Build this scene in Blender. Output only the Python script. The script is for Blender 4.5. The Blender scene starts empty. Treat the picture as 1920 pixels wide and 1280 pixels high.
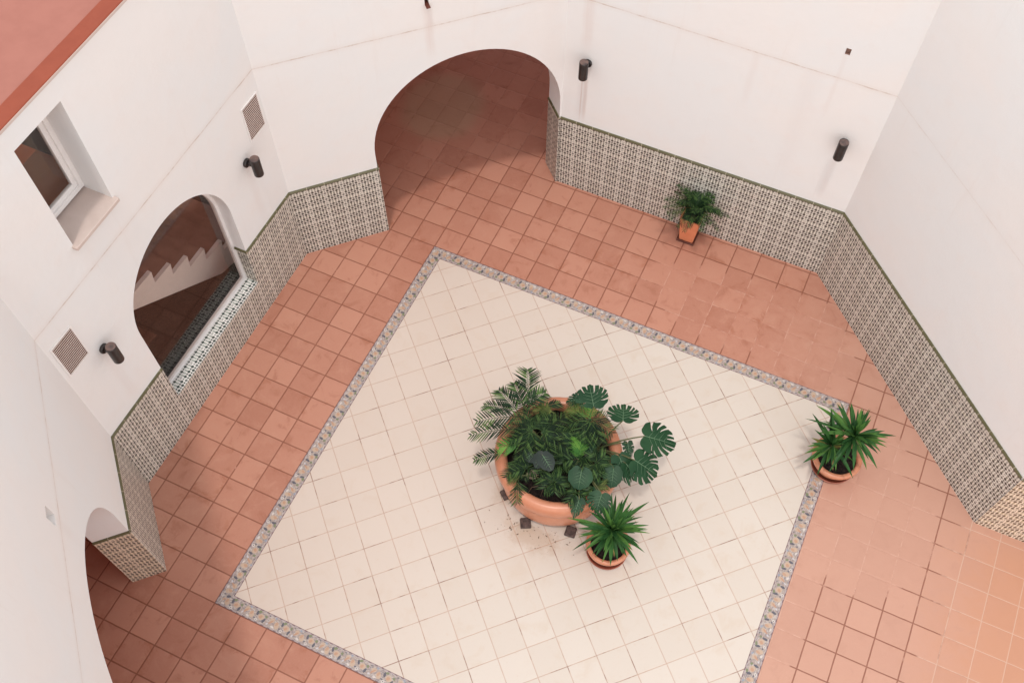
import bpy, bmesh, math, random
from mathutils import Vector, Matrix
from mathutils.geometry import tessellate_polygon
scene = bpy.context.scene
S = 0.30                      # one terracotta floor tile = 30 cm; everything below is written in tiles

# ------------------------------------------------------------------ camera
cam = bpy.data.cameras.new('camera'); co = bpy.data.objects.new('camera', cam)
scene.collection.objects.link(co); scene.camera = co
a, b, c = 0.447549613, 0.512746290, -0.0130822091
co.matrix_world = (Matrix.Translation(Vector((12.9243311, -20.6669014, 32.4458719)) * S)
                   @ Matrix.Rotation(a, 4, 'Z') @ Matrix.Rotation(b, 4, 'X') @ Matrix.Rotation(c, 4, 'Z'))
cam.sensor_fit = 'HORIZONTAL'; cam.sensor_width = 36.0
cam.lens = 1880.23219 / 1920 * 36.0
cam.shift_x = 15.28 / 1920; cam.shift_y = 63.17 / 1920
cam.clip_start = 0.05; cam.clip_end = 400

# ------------------------------------------------------------------ light
SUN = Vector((0.07, -0.25, 1.0)).normalized()       # towards the sun: behind the camera, high
elev = math.asin(SUN.z); azim = math.atan2(SUN.x, SUN.y)
world = bpy.data.worlds.new('World'); scene.world = world; world.use_nodes = True
wn = world.node_tree; wn.nodes.clear()
wo = wn.nodes.new('ShaderNodeOutputWorld'); bg = wn.nodes.new('ShaderNodeBackground')
sky = wn.nodes.new('ShaderNodeTexSky'); sky.sky_type = 'NISHITA'; sky.sun_disc = False
sky.sun_elevation = elev; sky.sun_rotation = azim
sky.air_density = 1.6; sky.dust_density = 0.4; sky.ozone_density = 1.0
hs = wn.nodes.new('ShaderNodeHueSaturation'); hs.inputs['Saturation'].default_value = 0.10
tint = wn.nodes.new('ShaderNodeMix'); tint.data_type = 'RGBA'; tint.blend_type = 'MULTIPLY'
tint.inputs['Factor'].default_value = 1.0; tint.inputs['B'].default_value = (1.0, 0.985, 0.975, 1)
wn.links.new(sky.outputs[0], hs.inputs['Color']); wn.links.new(hs.outputs[0], tint.inputs['A'])
wn.links.new(tint.outputs['Result'], bg.inputs['Color']); wn.links.new(bg.outputs[0], wo.inputs['Surface'])
bg.inputs['Strength'].default_value = 0.15
sl = bpy.data.lights.new('sun', 'SUN'); so = bpy.data.objects.new('sun', sl); scene.collection.objects.link(so)
sl.energy = 0.6; sl.angle = math.radians(3.5); sl.color = (1.0, 0.94, 0.88)
so.rotation_euler = SUN.to_track_quat('Z', 'Y').to_euler(); so.location = (0, 0, 15)
vs = scene.view_settings; vs.view_transform = 'Standard'; vs.look = 'None'; vs.gamma = 1.0
vs.use_curve_mapping = False; vs.exposure = 0.83

MON=[((8.967,-5.606,3.1),(8.546,-4.993,3.25),0.947,1),
  ((8.441,-5.332,2.75),(7.982,-5.579,2.6),0.448,1),
  ((10.024,-5.635,3.0),(9.81,-4.99,2.9),0.895,1),
  ((10.879,-5.835,2.95),(11.893,-5.566,2.7),1.033,1),
  ((10.887,-6.777,2.95),(11.718,-6.787,2.6),1.033,1),
  ((10.385,-6.781,2.75),(11.051,-7.419,2.4),0.568,1),
  ((10.351,-7.204,2.7),(10.527,-7.779,2.5),0.534,0),
  ((9.457,-7.77,2.9),(9.607,-8.364,2.7),0.654,0),
  ((10.351,-8.238,2.8),(10.423,-8.825,2.6),0.689,1),
  ((9.745,-8.593,2.5),(9.815,-9.192,2.3),0.38,1),
  ((10.426,-6.127,2.6),(10.731,-6.619,2.45),0.293,1),
  ((8.182,-8.027,3.35),(8.653,-8.348,3.25),0.516,0),
  ((8.187,-7.966,3.3),(8.134,-8.442,3.15),0.434,0),
  ((7.818,-8.002,3.1),(7.7,-8.271,3.0),0.489,0),
  ((8.623,-6.558,2.5),(8.859,-7.007,2.4),0.448,0),
  ((9.196,-6.617,2.45),(9.56,-6.917,2.35),0.379,0),
  ((10.305,-6.828,2.6),(10.738,-7.02,2.45),0.654,1),
  ((10.657,-6.885,2.7),(11.173,-7.153,2.4),0.516,1),
  ((10.195,-8.136,2.6),(9.951,-8.427,2.45),0.448,1)]
FRO=[((6.77,-6.011,3.2),(6.388,-5.194,3.0),0.35,0),
  ((6.727,-6.427,3.1),(6.192,-5.858,3.0),0.277,0),
  ((6.585,-6.699,3.0),(5.814,-6.273,2.9),0.306,0),
  ((6.441,-6.821,2.9),(5.592,-6.919,2.75),0.277,0),
  ((6.687,-7.064,3.0),(5.598,-7.549,2.7),0.291,0),
  ((6.672,-7.534,2.9),(5.591,-8.011,2.5),0.291,0),
  ((6.729,-8.301,2.6),(6.053,-8.68,2.3),0.218,0),
  ((6.934,-6.369,3.1),(7.312,-5.756,3.0),0.277,0),
  ((7.302,-7.756,2.9),(6.716,-8.093,2.75),0.277,2),
  ((7.08,-6.697,3.2),(6.867,-5.846,3.0),0.233,0),
  ((7.782,-6.334,3.0),(7.168,-6.439,2.95),0.204,1),
  ((7.755,-6.421,3.0),(7.268,-6.213,2.9),0.175,1),
  ((7.498,-6.124,2.8),(7.842,-5.755,2.7),0.204,0),
  ((7.042,-6.751,3.0),(6.416,-6.11,2.9),0.233,0),
  ((7.51,-7.364,3.3),(6.899,-7.022,3.1),0.277,0),
  ((7.51,-7.364,3.3),(6.93,-7.377,3.1),0.277,0),
  ((7.51,-7.364,3.3),(7.123,-7.762,3.1),0.277,0),
  ((7.51,-7.364,3.3),(7.542,-8.073,3.1),0.277,0),
  ((7.51,-7.364,3.3),(7.81,-7.806,3.1),0.277,0),
  ((7.51,-7.364,3.3),(7.663,-6.669,3.1),0.277,0),
  ((7.51,-7.364,3.3),(7.116,-6.773,3.1),0.277,0),
  ((7.842,-7.229,3.2),(7.864,-6.52,3.0),0.291,0),
  ((7.842,-7.229,3.2),(8.192,-6.443,3.0),0.291,0),
  ((7.842,-7.229,3.2),(8.459,-6.836,3.0),0.291,0),
  ((7.842,-7.229,3.2),(8.588,-7.286,3.0),0.291,0),
  ((7.842,-7.229,3.2),(8.263,-7.652,3.0),0.291,0),
  ((7.842,-7.229,3.2),(7.508,-6.759,3.0),0.291,0),
  ((9.053,-6.129,3.2),(8.319,-6.004,3.0),0.258,1),
  ((9.053,-6.129,3.2),(8.483,-5.839,3.0),0.258,2),
  ((9.053,-6.129,3.2),(8.919,-6.69,3.0),0.258,0),
  ((9.053,-6.129,3.2),(9.204,-6.73,3.0),0.258,0),
  ((9.053,-6.129,3.2),(9.555,-6.568,3.0),0.258,0),
  ((9.053,-6.129,3.2),(9.74,-6.18,3.0),0.258,0),
  ((9.053,-6.129,3.2),(9.432,-5.799,3.0),0.258,0),
  ((9.053,-6.129,3.2),(8.938,-5.629,3.0),0.258,2),
  ((9.053,-6.129,3.2),(8.54,-6.43,3.0),0.258,0),
  ((8.982,-6.899,2.8),(8.87,-6.831,2.9),0.138,2),
  ((8.982,-6.899,2.8),(9.031,-6.757,2.9),0.138,2),
  ((9.221,-7.367,2.6),(8.972,-6.893,2.9),0.217,2),
  ((9.221,-7.367,2.6),(8.907,-7.025,2.9),0.217,2),
  ((9.221,-7.367,2.6),(9.097,-6.903,2.9),0.217,2),
  ((9.221,-7.367,2.6),(8.933,-7.651,2.9),0.217,0),
  ((9.221,-7.367,2.6),(9.526,-7.641,2.9),0.217,0),
  ((9.221,-7.367,2.6),(9.56,-7.294,2.9),0.217,0),
  ((9.758,-7.302,2.7),(9.954,-6.927,2.8),0.244,0),
  ((9.758,-7.302,2.7),(10.064,-7.343,2.8),0.244,0),
  ((9.758,-7.302,2.7),(9.529,-7.057,2.8),0.244,0),
  ((9.758,-7.302,2.7),(9.756,-7.749,2.8),0.244,0),
  ((9.758,-7.302,2.7),(10.028,-7.689,2.8),0.244,0),
  ((8.868,-7.462,2.6),(8.608,-7.431,2.7),0.244,0),
  ((8.868,-7.462,2.6),(8.803,-7.744,2.7),0.244,0),
  ((8.868,-7.462,2.6),(8.711,-7.249,2.7),0.244,0),
  ((8.868,-7.462,2.6),(9.125,-7.794,2.7),0.244,0),
  ((8.868,-7.462,2.6),(9.012,-7.245,2.7),0.244,0),
  ((7.754,-8.645,2.6),(7.325,-8.97,2.45),0.217,1),
  ((7.778,-8.7,2.6),(7.326,-8.377,2.6),0.244,0),
  ((7.719,-8.835,2.55),(7.756,-9.573,2.2),0.272,0),
  ((7.685,-8.893,2.5),(7.957,-9.415,2.2),0.244,0),
  ((7.427,-8.464,2.6),(7.309,-8.869,2.5),0.217,0),
  ((7.805,-8.356,2.6),(7.344,-8.285,2.7),0.217,0),
  ((7.805,-8.356,2.6),(7.445,-8.104,2.7),0.217,0),
  ((7.805,-8.356,2.6),(7.773,-8.019,2.7),0.217,0),
  ((7.805,-8.356,2.6),(8.146,-8.446,2.7),0.217,0),
  ((7.805,-8.356,2.6),(7.471,-8.692,2.7),0.217,0),
  ((8.738,-8.406,2.5),(8.329,-8.445,2.6),0.244,0),
  ((8.738,-8.406,2.5),(8.598,-8.78,2.6),0.244,0),
  ((8.738,-8.406,2.5),(8.944,-8.75,2.6),0.244,0),
  ((8.738,-8.406,2.5),(9.172,-8.449,2.6),0.244,0),
  ((8.738,-8.406,2.5),(8.906,-8.112,2.6),0.244,0),
  ((8.738,-8.406,2.5),(8.582,-8.196,2.6),0.244,0),
  ((10.058,-7.992,2.5),(10.406,-8.138,2.6),0.217,1),
  ((10.058,-7.992,2.5),(10.127,-7.745,2.6),0.217,0),
  ((10.058,-7.992,2.5),(9.914,-8.236,2.6),0.217,0),
  ((10.058,-7.992,2.5),(10.416,-7.873,2.6),0.217,1),
  ((9.578,-8.41,2.5),(9.468,-8.85,2.5),0.217,0),
  ((9.578,-8.41,2.5),(9.382,-8.37,2.5),0.217,0),
  ((9.578,-8.41,2.5),(9.873,-8.404,2.5),0.217,0)]
Y1=[(11.793,-7.571,2.15),
  (11.586,-7.875,2.15),
  (12.093,-8.462,2.15),
  (11.968,-9.161,2.15),
  (12.236,-9.673,2.15),
  (11.101,-7.544,2.15),
  (10.72,-7.786,2.15),
  (9.606,-9.198,2.15),
  (10.182,-10.131,2.15),
  (11.461,-10.093,2.15),
  (10.181,-9.644,2.15),
  (10.529,-9.983,2.15),
  (10.922,-10.018,2.15),
  (11.823,-9.6,2.15),
  (10.435,-8.115,2.15),
  (11.849,-8.556,2.15),
  (9.93,-9.19,2.15),
  (10.987,-7.859,2.15),
  (11.777,-8.968,2.15),
  (11.607,-9.854,2.15),
  (11.191,-10.108,2.15),
  (10.143,-8.705,2.15),
  (11.802,-8.131,2.15),
  (10.662,-9.672,2.15),
  (11.67,-9.578,2.15)]
Y2=[(16.259,-1.824,2.6),
  (15.978,-2.029,2.5),
  (15.657,-2.053,2.4),
  (15.486,-2.637,2.3),
  (16.004,-2.59,2.5),
  (16.655,-1.65,2.7),
  (17.091,-1.785,2.8),
  (17.447,-1.93,2.6),
  (17.752,-2.106,2.5),
  (18.416,-1.997,2.3),
  (18.251,-2.47,2.2),
  (18.121,-2.737,2.2),
  (18.069,-2.773,2.1),
  (18.22,-3.204,1.9),
  (17.907,-3.38,1.9),
  (17.459,-3.039,2.1),
  (17.492,-3.637,2.0),
  (17.14,-3.629,2.1),
  (16.796,-4.005,1.9),
  (16.773,-3.566,2.2),
  (15.986,-2.992,2.3),
  (16.904,-1.896,2.9),
  (16.64,-1.682,2.6),
  (17.388,-2.078,2.7),
  (17.675,-2.319,2.5),
  (16.101,-2.734,2.4),
  (16.831,-3.306,2.3)]
Y3=[(15.967,-3.208,1.9),
  (15.891,-3.321,1.8),
  (16.207,-3.653,1.6),
  (16.519,-4.065,1.5),
  (16.443,-3.433,1.7),
  (17.652,-3.667,1.5),
  (16.713,-3.515,1.6),
  (15.89,-3.509,1.6),
  (16.119,-3.167,2.2),
  (15.962,-3.762,1.4),
  (17.047,-3.63,1.5),
  (16.178,-3.459,1.7)]
# ------------------------------------------------------------------ material helpers
rnd = random.Random(7)
class V:
    """a shader value; arithmetic builds Math nodes"""
    def __init__(s, t, k): s.t = t; s.k = k
    def _m(s, op, *o):
        n = s.t.nodes.new('ShaderNodeMath'); n.operation = op
        for i, x in enumerate((s,) + o):
            if isinstance(x, V): s.t.links.new(x.k, n.inputs[i])
            else: n.inputs[i].default_value = x
        return V(s.t, n.outputs[0])
    def __add__(s, o): return s._m('ADD', o)
    __radd__ = __add__
    def __mul__(s, o): return s._m('MULTIPLY', o)
    __rmul__ = __mul__
    def __sub__(s, o): return s._m('SUBTRACT', o)
    def __rsub__(s, o): return (s * -1.0) + o
    def __truediv__(s, o): return s._m('DIVIDE', o)
    def fl(s): return s._m('FLOOR')
    def fr(s): return s - s.fl()
    def ab(s): return s._m('ABSOLUTE')
    def mn(s, o): return s._m('MINIMUM', o)
    def mx(s, o): return s._m('MAXIMUM', o)
    def lt(s, o): return s._m('LESS_THAN', o)
    def gt(s, o): return s._m('GREATER_THAN', o)
    def pw(s, o): return s._m('POWER', o)
    def sm(s, a, b):
        """smooth 0..1 from a to b (a may be above b)"""
        n = s.t.nodes.new('ShaderNodeMapRange'); n.interpolation_type = 'SMOOTHSTEP'
        inv = a > b
        lo, hi = (b, a) if inv else (a, b)
        s.t.links.new(s.k, n.inputs[0]); n.inputs[1].default_value = lo; n.inputs[2].default_value = hi
        n.inputs[3].default_value = 1.0 if inv else 0.0; n.inputs[4].default_value = 0.0 if inv else 1.0
        return V(s.t, n.outputs[0])
def new_mat(name, rough=0.6, spec=0.3):
    m = bpy.data.materials.new(name); m.use_nodes = True; t = m.node_tree
    b = t.nodes['Principled BSDF']; b.inputs['Roughness'].default_value = rough
    b.inputs['Specular IOR Level'].default_value = spec
    return m, t, b
def pos(t):
    g = t.nodes.new('ShaderNodeNewGeometry'); s = t.nodes.new('ShaderNodeVectorMath'); s.operation = 'SCALE'
    t.links.new(g.outputs['Position'], s.inputs[0]); s.inputs['Scale'].default_value = 1 / S
    p = t.nodes.new('ShaderNodeSeparateXYZ'); t.links.new(s.outputs[0], p.inputs[0])
    return V(t, p.outputs[0]), V(t, p.outputs[1]), V(t, p.outputs[2]), s.outputs[0]
def uvs(t):
    u = t.nodes.new('ShaderNodeUVMap'); u.uv_map = 'UVMap'
    p = t.nodes.new('ShaderNodeSeparateXYZ'); t.links.new(u.outputs[0], p.inputs[0])
    return V(t, p.outputs[0]), V(t, p.outputs[1]), u.outputs[0]
def noise(t, vec, scale, detail=3, rough=0.55, dist=0.0, col=False, stretch=None):
    n = t.nodes.new('ShaderNodeTexNoise'); n.inputs['Scale'].default_value = scale
    n.inputs['Detail'].default_value = detail; n.inputs['Roughness'].default_value = rough
    n.inputs['Distortion'].default_value = dist
    if stretch:
        mp = t.nodes.new('ShaderNodeMapping'); mp.inputs['Scale'].default_value = stretch
        t.links.new(vec, mp.inputs['Vector']); vec = mp.outputs[0]
    t.links.new(vec, n.inputs['Vector'])
    return n.outputs['Color'] if col else V(t, n.outputs[0])
def comb(t, x, y, z=0.0):
    n = t.nodes.new('ShaderNodeCombineXYZ')
    for i, q in enumerate((x, y, z)):
        if isinstance(q, V): t.links.new(q.k, n.inputs[i])
        else: n.inputs[i].default_value = q
    return n.outputs[0]
def white(t, vec):
    n = t.nodes.new('ShaderNodeTexWhiteNoise'); n.noise_dimensions = '3D'; t.links.new(vec, n.inputs[0])
    return V(t, n.outputs['Value'])
def mix(t, f, A, B, mode='MIX'):
    n = t.nodes.new('ShaderNodeMix'); n.data_type = 'RGBA'; n.blend_type = mode
    if isinstance(f, V): t.links.new(f.k, n.inputs['Factor'])
    else: n.inputs['Factor'].default_value = f
    for nm, q in (('A', A), ('B', B)):
        if isinstance(q, (tuple, list)): n.inputs[nm].default_value = (*q[:3], 1)
        else: t.links.new(q, n.inputs[nm])
    return n.outputs['Result']
def bump(t, b, h, strength=0.3, dist=0.01):
    n = t.nodes.new('ShaderNodeBump'); n.inputs['Strength'].default_value = strength
    n.inputs['Distance'].default_value = dist
    t.links.new(h.k if isinstance(h, V) else h, n.inputs['Height']); t.links.new(n.outputs[0], b.inputs['Normal'])
def setc(t, b, col): t.links.new(col, b.inputs['Base Color'])

# ------------------------------------------------------------------ geometry helpers
C = scene.collection
class MB:
    """collects vertices (in tiles) and faces, links them as one mesh object"""
    def __init__(s): s.v = []; s.f = []; s.uv = []; s.mi = []
    def add(s, verts, faces, uv=None, mi=0):
        o = len(s.v); s.v += [tuple(x) for x in verts]
        for f in faces:
            s.f.append([o + i for i in f]); s.uv.append([uv[i] for i in f] if uv else None); s.mi.append(mi)
    def box(s, x0, x1, y0, y1, z0, z1, M=None, mi=0, taper=0.0):
        vs_ = []
        for z, k in ((z0, 0), (z1, taper)):
            vs_ += [(x0 + k, y0 + k, z), (x1 - k, y0 + k, z), (x1 - k, y1 - k, z), (x0 + k, y1 - k, z)]
        if M: vs_ = [tuple(M @ Vector(q)) for q in vs_]
        s.add(vs_, [(3, 2, 1, 0), (4, 5, 6, 7), (0, 1, 5, 4), (1, 2, 6, 5), (2, 3, 7, 6), (3, 0, 4, 7)], mi=mi)
    def lathe(s, prof, n=48, M=None, mi=0):
        vs_ = []; fs = []
        for r, z in prof:
            for i in range(n):
                q = 2 * math.pi * i / n; vs_.append((r * math.cos(q), r * math.sin(q), z))
        for j in range(len(prof) - 1):
            for i in range(n):
                k = (i + 1) % n; fs.append((j * n + i, j * n + k, (j + 1) * n + k, (j + 1) * n + i))
        if M: vs_ = [tuple(M @ Vector(q)) for q in vs_]
        s.add(vs_, fs, mi=mi)
    def tube(s, pts, rad, n=8, mi=0):
        pts = [Vector(p) for p in pts]; vs_ = []; fs = []
        for i, p in enumerate(pts):
            d = (pts[min(i + 1, len(pts) - 1)] - pts[max(i - 1, 0)]).normalized()
            x = d.orthogonal().normalized(); y = d.cross(x)
            r = rad[i] if isinstance(rad, (list, tuple)) else rad
            for k in range(n):
                q = 2 * math.pi * k / n; vs_.append(tuple(p + (x * math.cos(q) + y * math.sin(q)) * r))
        for i in range(len(pts) - 1):
            for k in range(n):
                l = (k + 1) % n; fs.append((i * n + k, i * n + l, (i + 1) * n + l, (i + 1) * n + k))
        fs.append(tuple(range(n))[::-1]); fs.append(tuple((len(pts) - 1) * n + k for k in range(n)))
        s.add(vs_, fs, mi=mi)
    def build(s, name, mat, parent=None, origin=(0, 0, 0), smooth=False, bevel=0.0):
        me = bpy.data.meshes.new(name); O = Vector(origin)
        me.from_pydata([tuple((Vector(q) - O) * S) for q in s.v], [], s.f)
        if any(u for u in s.uv):
            lay = me.uv_layers.new(name='UVMap'); i = 0
            for u, f in zip(s.uv, s.f):
                for k in range(len(f)): lay.data[i].uv = u[k] if u else (0, 0); i += 1
        for m_ in (mat if isinstance(mat, (list, tuple)) else [mat]): me.materials.append(m_)
        for p_, k in zip(me.polygons, s.mi): p_.material_index = k; p_.use_smooth = smooth
        me.validate(); me.update()
        o = bpy.data.objects.new(name, me); C.objects.link(o)
        if parent is None: o.location = O * S
        else:
            o.parent = parent; root = parent; base = Vector((0, 0, 0))
            while root is not None: base += root.location; root = root.parent
            o.location = O * S - base
        if bevel:
            bv = o.modifiers.new('bevel', 'BEVEL'); bv.width = bevel * S; bv.segments = 2; bv.limit_method = 'ANGLE'
        return o
def tag(o, label=None, cat=None, group=None, kind=None):
    for k, v in (('label', label), ('category', cat), ('group', group), ('kind', kind)):
        if v: o[k] = v
    return o
def thing(name, loc, label, cat, group=None):
    o = bpy.data.objects.new(name, None); C.objects.link(o); o.location = Vector(loc) * S
    o.empty_display_size = 0.1
    return tag(o, label, cat, group)
def part(mb, name, mat, parent, **k):
    l = parent.location / S if parent.parent is None else (parent.parent.location + parent.location) / S
    return mb.build(name, mat, parent, origin=l, **k)

def panel(mb, P, d, n, outline, holes=(), thick=1.1, front=0.0, uoff=0.0, mi=0):
    """a flat slab standing on the line P + d*u, facing n, outline and holes given as (u, z)"""
    P = Vector((P[0], P[1], 0)); d = Vector((d[0], d[1], 0)).normalized(); n = Vector((n[0], n[1], 0)).normalized()
    loops = [list(outline)] + [list(h) for h in holes]
    tri = tessellate_polygon([[Vector((u, z, 0)) for u, z in l] for l in loops])
    flat = [q for l in loops for q in l]; N = len(flat)
    uv = [(u + uoff, z) for u, z in flat]
    Fv = [tuple(P + d * u + n * front + Vector((0, 0, z))) for u, z in flat]
    Bv = [tuple(P + d * u + n * (front - thick) + Vector((0, 0, z))) for u, z in flat]
    fl_ = []
    for t_ in tri:
        a_, b_, c_ = (Vector(Fv[i]) for i in t_)
        fl_.append(tuple(t_) if (b_ - a_).cross(c_ - a_).dot(n) > 0 else tuple(reversed(t_)))
    mb.add(Fv + Bv, fl_ + [tuple(N + i for i in reversed(t_)) for t_ in fl_], uv + uv, mi)
    o = 0
    for l in loops:
        for i in range(len(l)):
            j = (i + 1) % len(l)
            q = [Fv[o + i], Fv[o + j], Bv[o + j], Bv[o + i]]
            du = abs(thick)
            mb.add(q, [(0, 1, 2, 3)], [uv[o + i], uv[o + j], (uv[o + j][0] + du, uv[o + j][1]), (uv[o + i][0] + du, uv[o + i][1])], mi)
        o += len(l)
def arc(cu, cz, r, n=40, a0=math.pi, a1=0.0):
    return [(cu + r * math.cos(a0 + (a1 - a0) * i / n), cz + r * math.sin(a0 + (a1 - a0) * i / n)) for i in range(n + 1)]

# ------------------------------------------------------------------ materials: floors
def mat_terracotta():
    m, t, b = new_mat('terracotta_floor_tiles', 0.5, 0.35)
    x, y, z, vec = pos(t)
    wob = noise(t, vec, 2.3, 2) - 0.5
    fx = (x + wob * 0.02).fr(); fy = (y + wob * 0.02).fr()
    dg = fx.mn(1.0 - fx).mn(fy.mn(1.0 - fy))                      # distance to the nearest joint
    cell = comb(t, (x + 0.0).fl(), y.fl(), 0.0)
    rv = white(t, cell); rv2 = white(t, comb(t, x.fl(), y.fl(), 3.0))
    pv = comb(t, x + rv * 37.0, y + rv2 * 53.0, 0.0)
    cloud = noise(t, pv, 1.5, 6, 0.62, 0.6); fine = noise(t, vec, 9.0, 4, 0.6)
    base = mix(t, rv, (0.410, 0.175, 0.116), (0.500, 0.234, 0.160))
    base = mix(t, cloud.sm(0.48, 0.72) * 0.55, base, (0.50, 0.245, 0.168))
    base = mix(t, (cloud.sm(0.46, 0.28)) * 0.55, base, (0.335, 0.125, 0.075))
    # firing clouds gathered along some tile edges
    eb = dg.sm(0.30, 0.02) * (noise(t, vec, 1.1, 5, 0.7, 1.0).sm(0.50, 0.66)) * rv2.sm(0.3, 0.8)
    base = mix(t, eb * 0.6, base, (0.33, 0.110, 0.056))
    base = mix(t, (fine - 0.5).ab() * 0.5, base, (0.55, 0.33, 0.25))
    # the paler, orange worn part towards the east
    east = (x + y * -0.25 + (cloud - 0.5) * 4.0).sm(11.0, 20.0)
    base = mix(t, east * 0.65, base, (0.535, 0.315, 0.235))
    se = (x + (cloud - 0.5) * 3.0).sm(20.5, 24.0) * y.sm(-1.5, -4.0)
    base = mix(t, se * 0.6, base, (0.50, 0.235, 0.13))
    # a round grey-olive patch on the floor in the passage behind the big arch
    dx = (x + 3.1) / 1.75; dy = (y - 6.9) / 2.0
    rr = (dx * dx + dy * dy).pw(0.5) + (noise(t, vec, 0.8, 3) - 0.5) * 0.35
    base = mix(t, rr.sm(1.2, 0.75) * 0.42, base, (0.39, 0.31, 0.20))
    # joints
    jn = noise(t, vec, 0.9, 5, 0.65); jf = noise(t, vec, 3.2, 3)
    def blob(cx, cy, ax, ay):
        ux = (x - cx) / ax; uy = (y - cy) / ay
        return ((ux * ux + uy * uy).pw(0.5) + (jn - 0.5) * 1.1).sm(1.12, 0.95)
    fade = blob(12.3, 2.2, 3.9, 1.6).mx(blob(15.0, 1.4, 1.6, 2.4)).mx(blob(18.6, -4.2, 2.2, 2.6)).mx(blob(18.6, -1.9, 0.9, 1.2))
    fade = fade.mx(blob(17.3, -8.2, 0.55, 3.2)).mx(jn.sm(0.66, 0.70))
    inside = ((y - x - 2.05) * 0.7071 + (jn - 0.5) * 3.0).sm(1.6, 2.8)
    fade = fade.mx(inside * 0.72)
    pale = ((x + (jn - 0.5) * 5.0).sm(21.2, 22.3))
    g = dg.sm(0.030, 0.014)
    thin = dg.sm(0.022, 0.008)
    base = mix(t, g * (1.0 - fade) * (1.0 - pale) * (0.62 + 0.30 * jf), base, (0.19, 0.060, 0.032))
    base = mix(t, thin * pale * 0.6 * (1.0 - fade * 0.5), base, (0.58, 0.40, 0.31))
    base = mix(t, thin * fade * jf.sm(0.45, 0.6) * 0.35, base, (0.66, 0.42, 0.33))
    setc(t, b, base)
    r = 0.42 + 0.22 * cloud; t.links.new(r.k, b.inputs['Roughness'])
    bump(t, b, (dg.sm(0.0, 0.05)) + fine * 0.25 + cloud * 0.4, 0.35, 0.004)
    return m
def mat_cream():
    m, t, b = new_mat('cream_floor_tiles', 0.42, 0.4)
    x, y, z, vec = pos(t)
    wob = noise(t, vec, 1.7, 2) - 0.5
    k = 0.70710678
    p = ((x + y) * k + 2.165) / 1.002 + wob * 0.012; q = ((x - y) * k - 12.22) / 1.002 + wob * 0.012
    fp = p.fr(); fq = q.fr(); dg = fp.mn(1.0 - fp).mn(fq.mn(1.0 - fq))
    # each tile drifts a little against its neighbours
    rv = white(t, comb(t, p.fl(), q.fl(), 1.0))
    pv = comb(t, x + rv * 31.0, y + rv * 17.0, 0.0)
    cloud = noise(t, pv, 1.3, 6, 0.6, 0.5); big = noise(t, vec, 0.16, 3); fine = noise(t, vec, 8.0, 5, 0.6)
    base = mix(t, rv, (0.585, 0.510, 0.440), (0.612, 0.540, 0.472))
    base = mix(t, cloud.sm(0.5, 0.75) * 0.45, base, (0.55, 0.435, 0.335))
    west = (x + (big - 0.5) * 6.0).sm(11.0, 1.0)
    base = mix(t, west * 0.45, base, (0.60, 0.465, 0.39))
    base = mix(t, fine.sm(0.60, 0.72) * 0.16, base, (0.56, 0.37, 0.25))
    # dirt washed out from under the big planter
    dx = (x - 8.6) / 1.25; dy = (y + 9.55) / 0.62
    st = ((dx * dx + dy * dy).pw(0.5) + (noise(t, vec, 2.2, 5, 0.7) - 0.5) * 1.5).sm(1.0, 0.35)
    base = mix(t, st * 0.42, base, (0.40, 0.26, 0.16))
    dx = (x - 7.1) / 0.6; dy = (y + 8.5) / 0.6
    st2 = ((dx * dx + dy * dy).pw(0.5) + (noise(t, vec, 2.6, 5, 0.7) - 0.5) * 1.5).sm(1.0, 0.3)
    base = mix(t, st2 * 0.35, base, (0.42, 0.27, 0.17))
    speck = noise(t, vec, 26.0, 2).sm(0.70, 0.74) * ((x - 8.6).ab().sm(2.2, 0.5)) * ((y + 9.4).ab().sm(0.9, 0.2))
    base = mix(t, speck * 0.8, base, (0.13, 0.07, 0.04))
    # joints: mostly thin and brownish, some runs dark
    run = noise(t, comb(t, p, q), 0.55, 4, 0.7); jf = noise(t, vec, 3.0, 4)
    dark = (run + jf * 0.35).sm(0.66, 0.84)
    lin = dg.sm(0.020, 0.006)
    base = mix(t, lin * (0.40 + 0.35 * jf), base, (0.42, 0.235, 0.155))
    base = mix(t, lin * dark * 0.75, base, (0.16, 0.07, 0.05))
    setc(t, b, base)
    t.links.new((0.34 + 0.22 * cloud).k, b.inputs['Roughness'])
    bump(t, b, dg.sm(0.0, 0.03) + cloud * 0.25, 0.3, 0.003)
    return m
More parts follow.
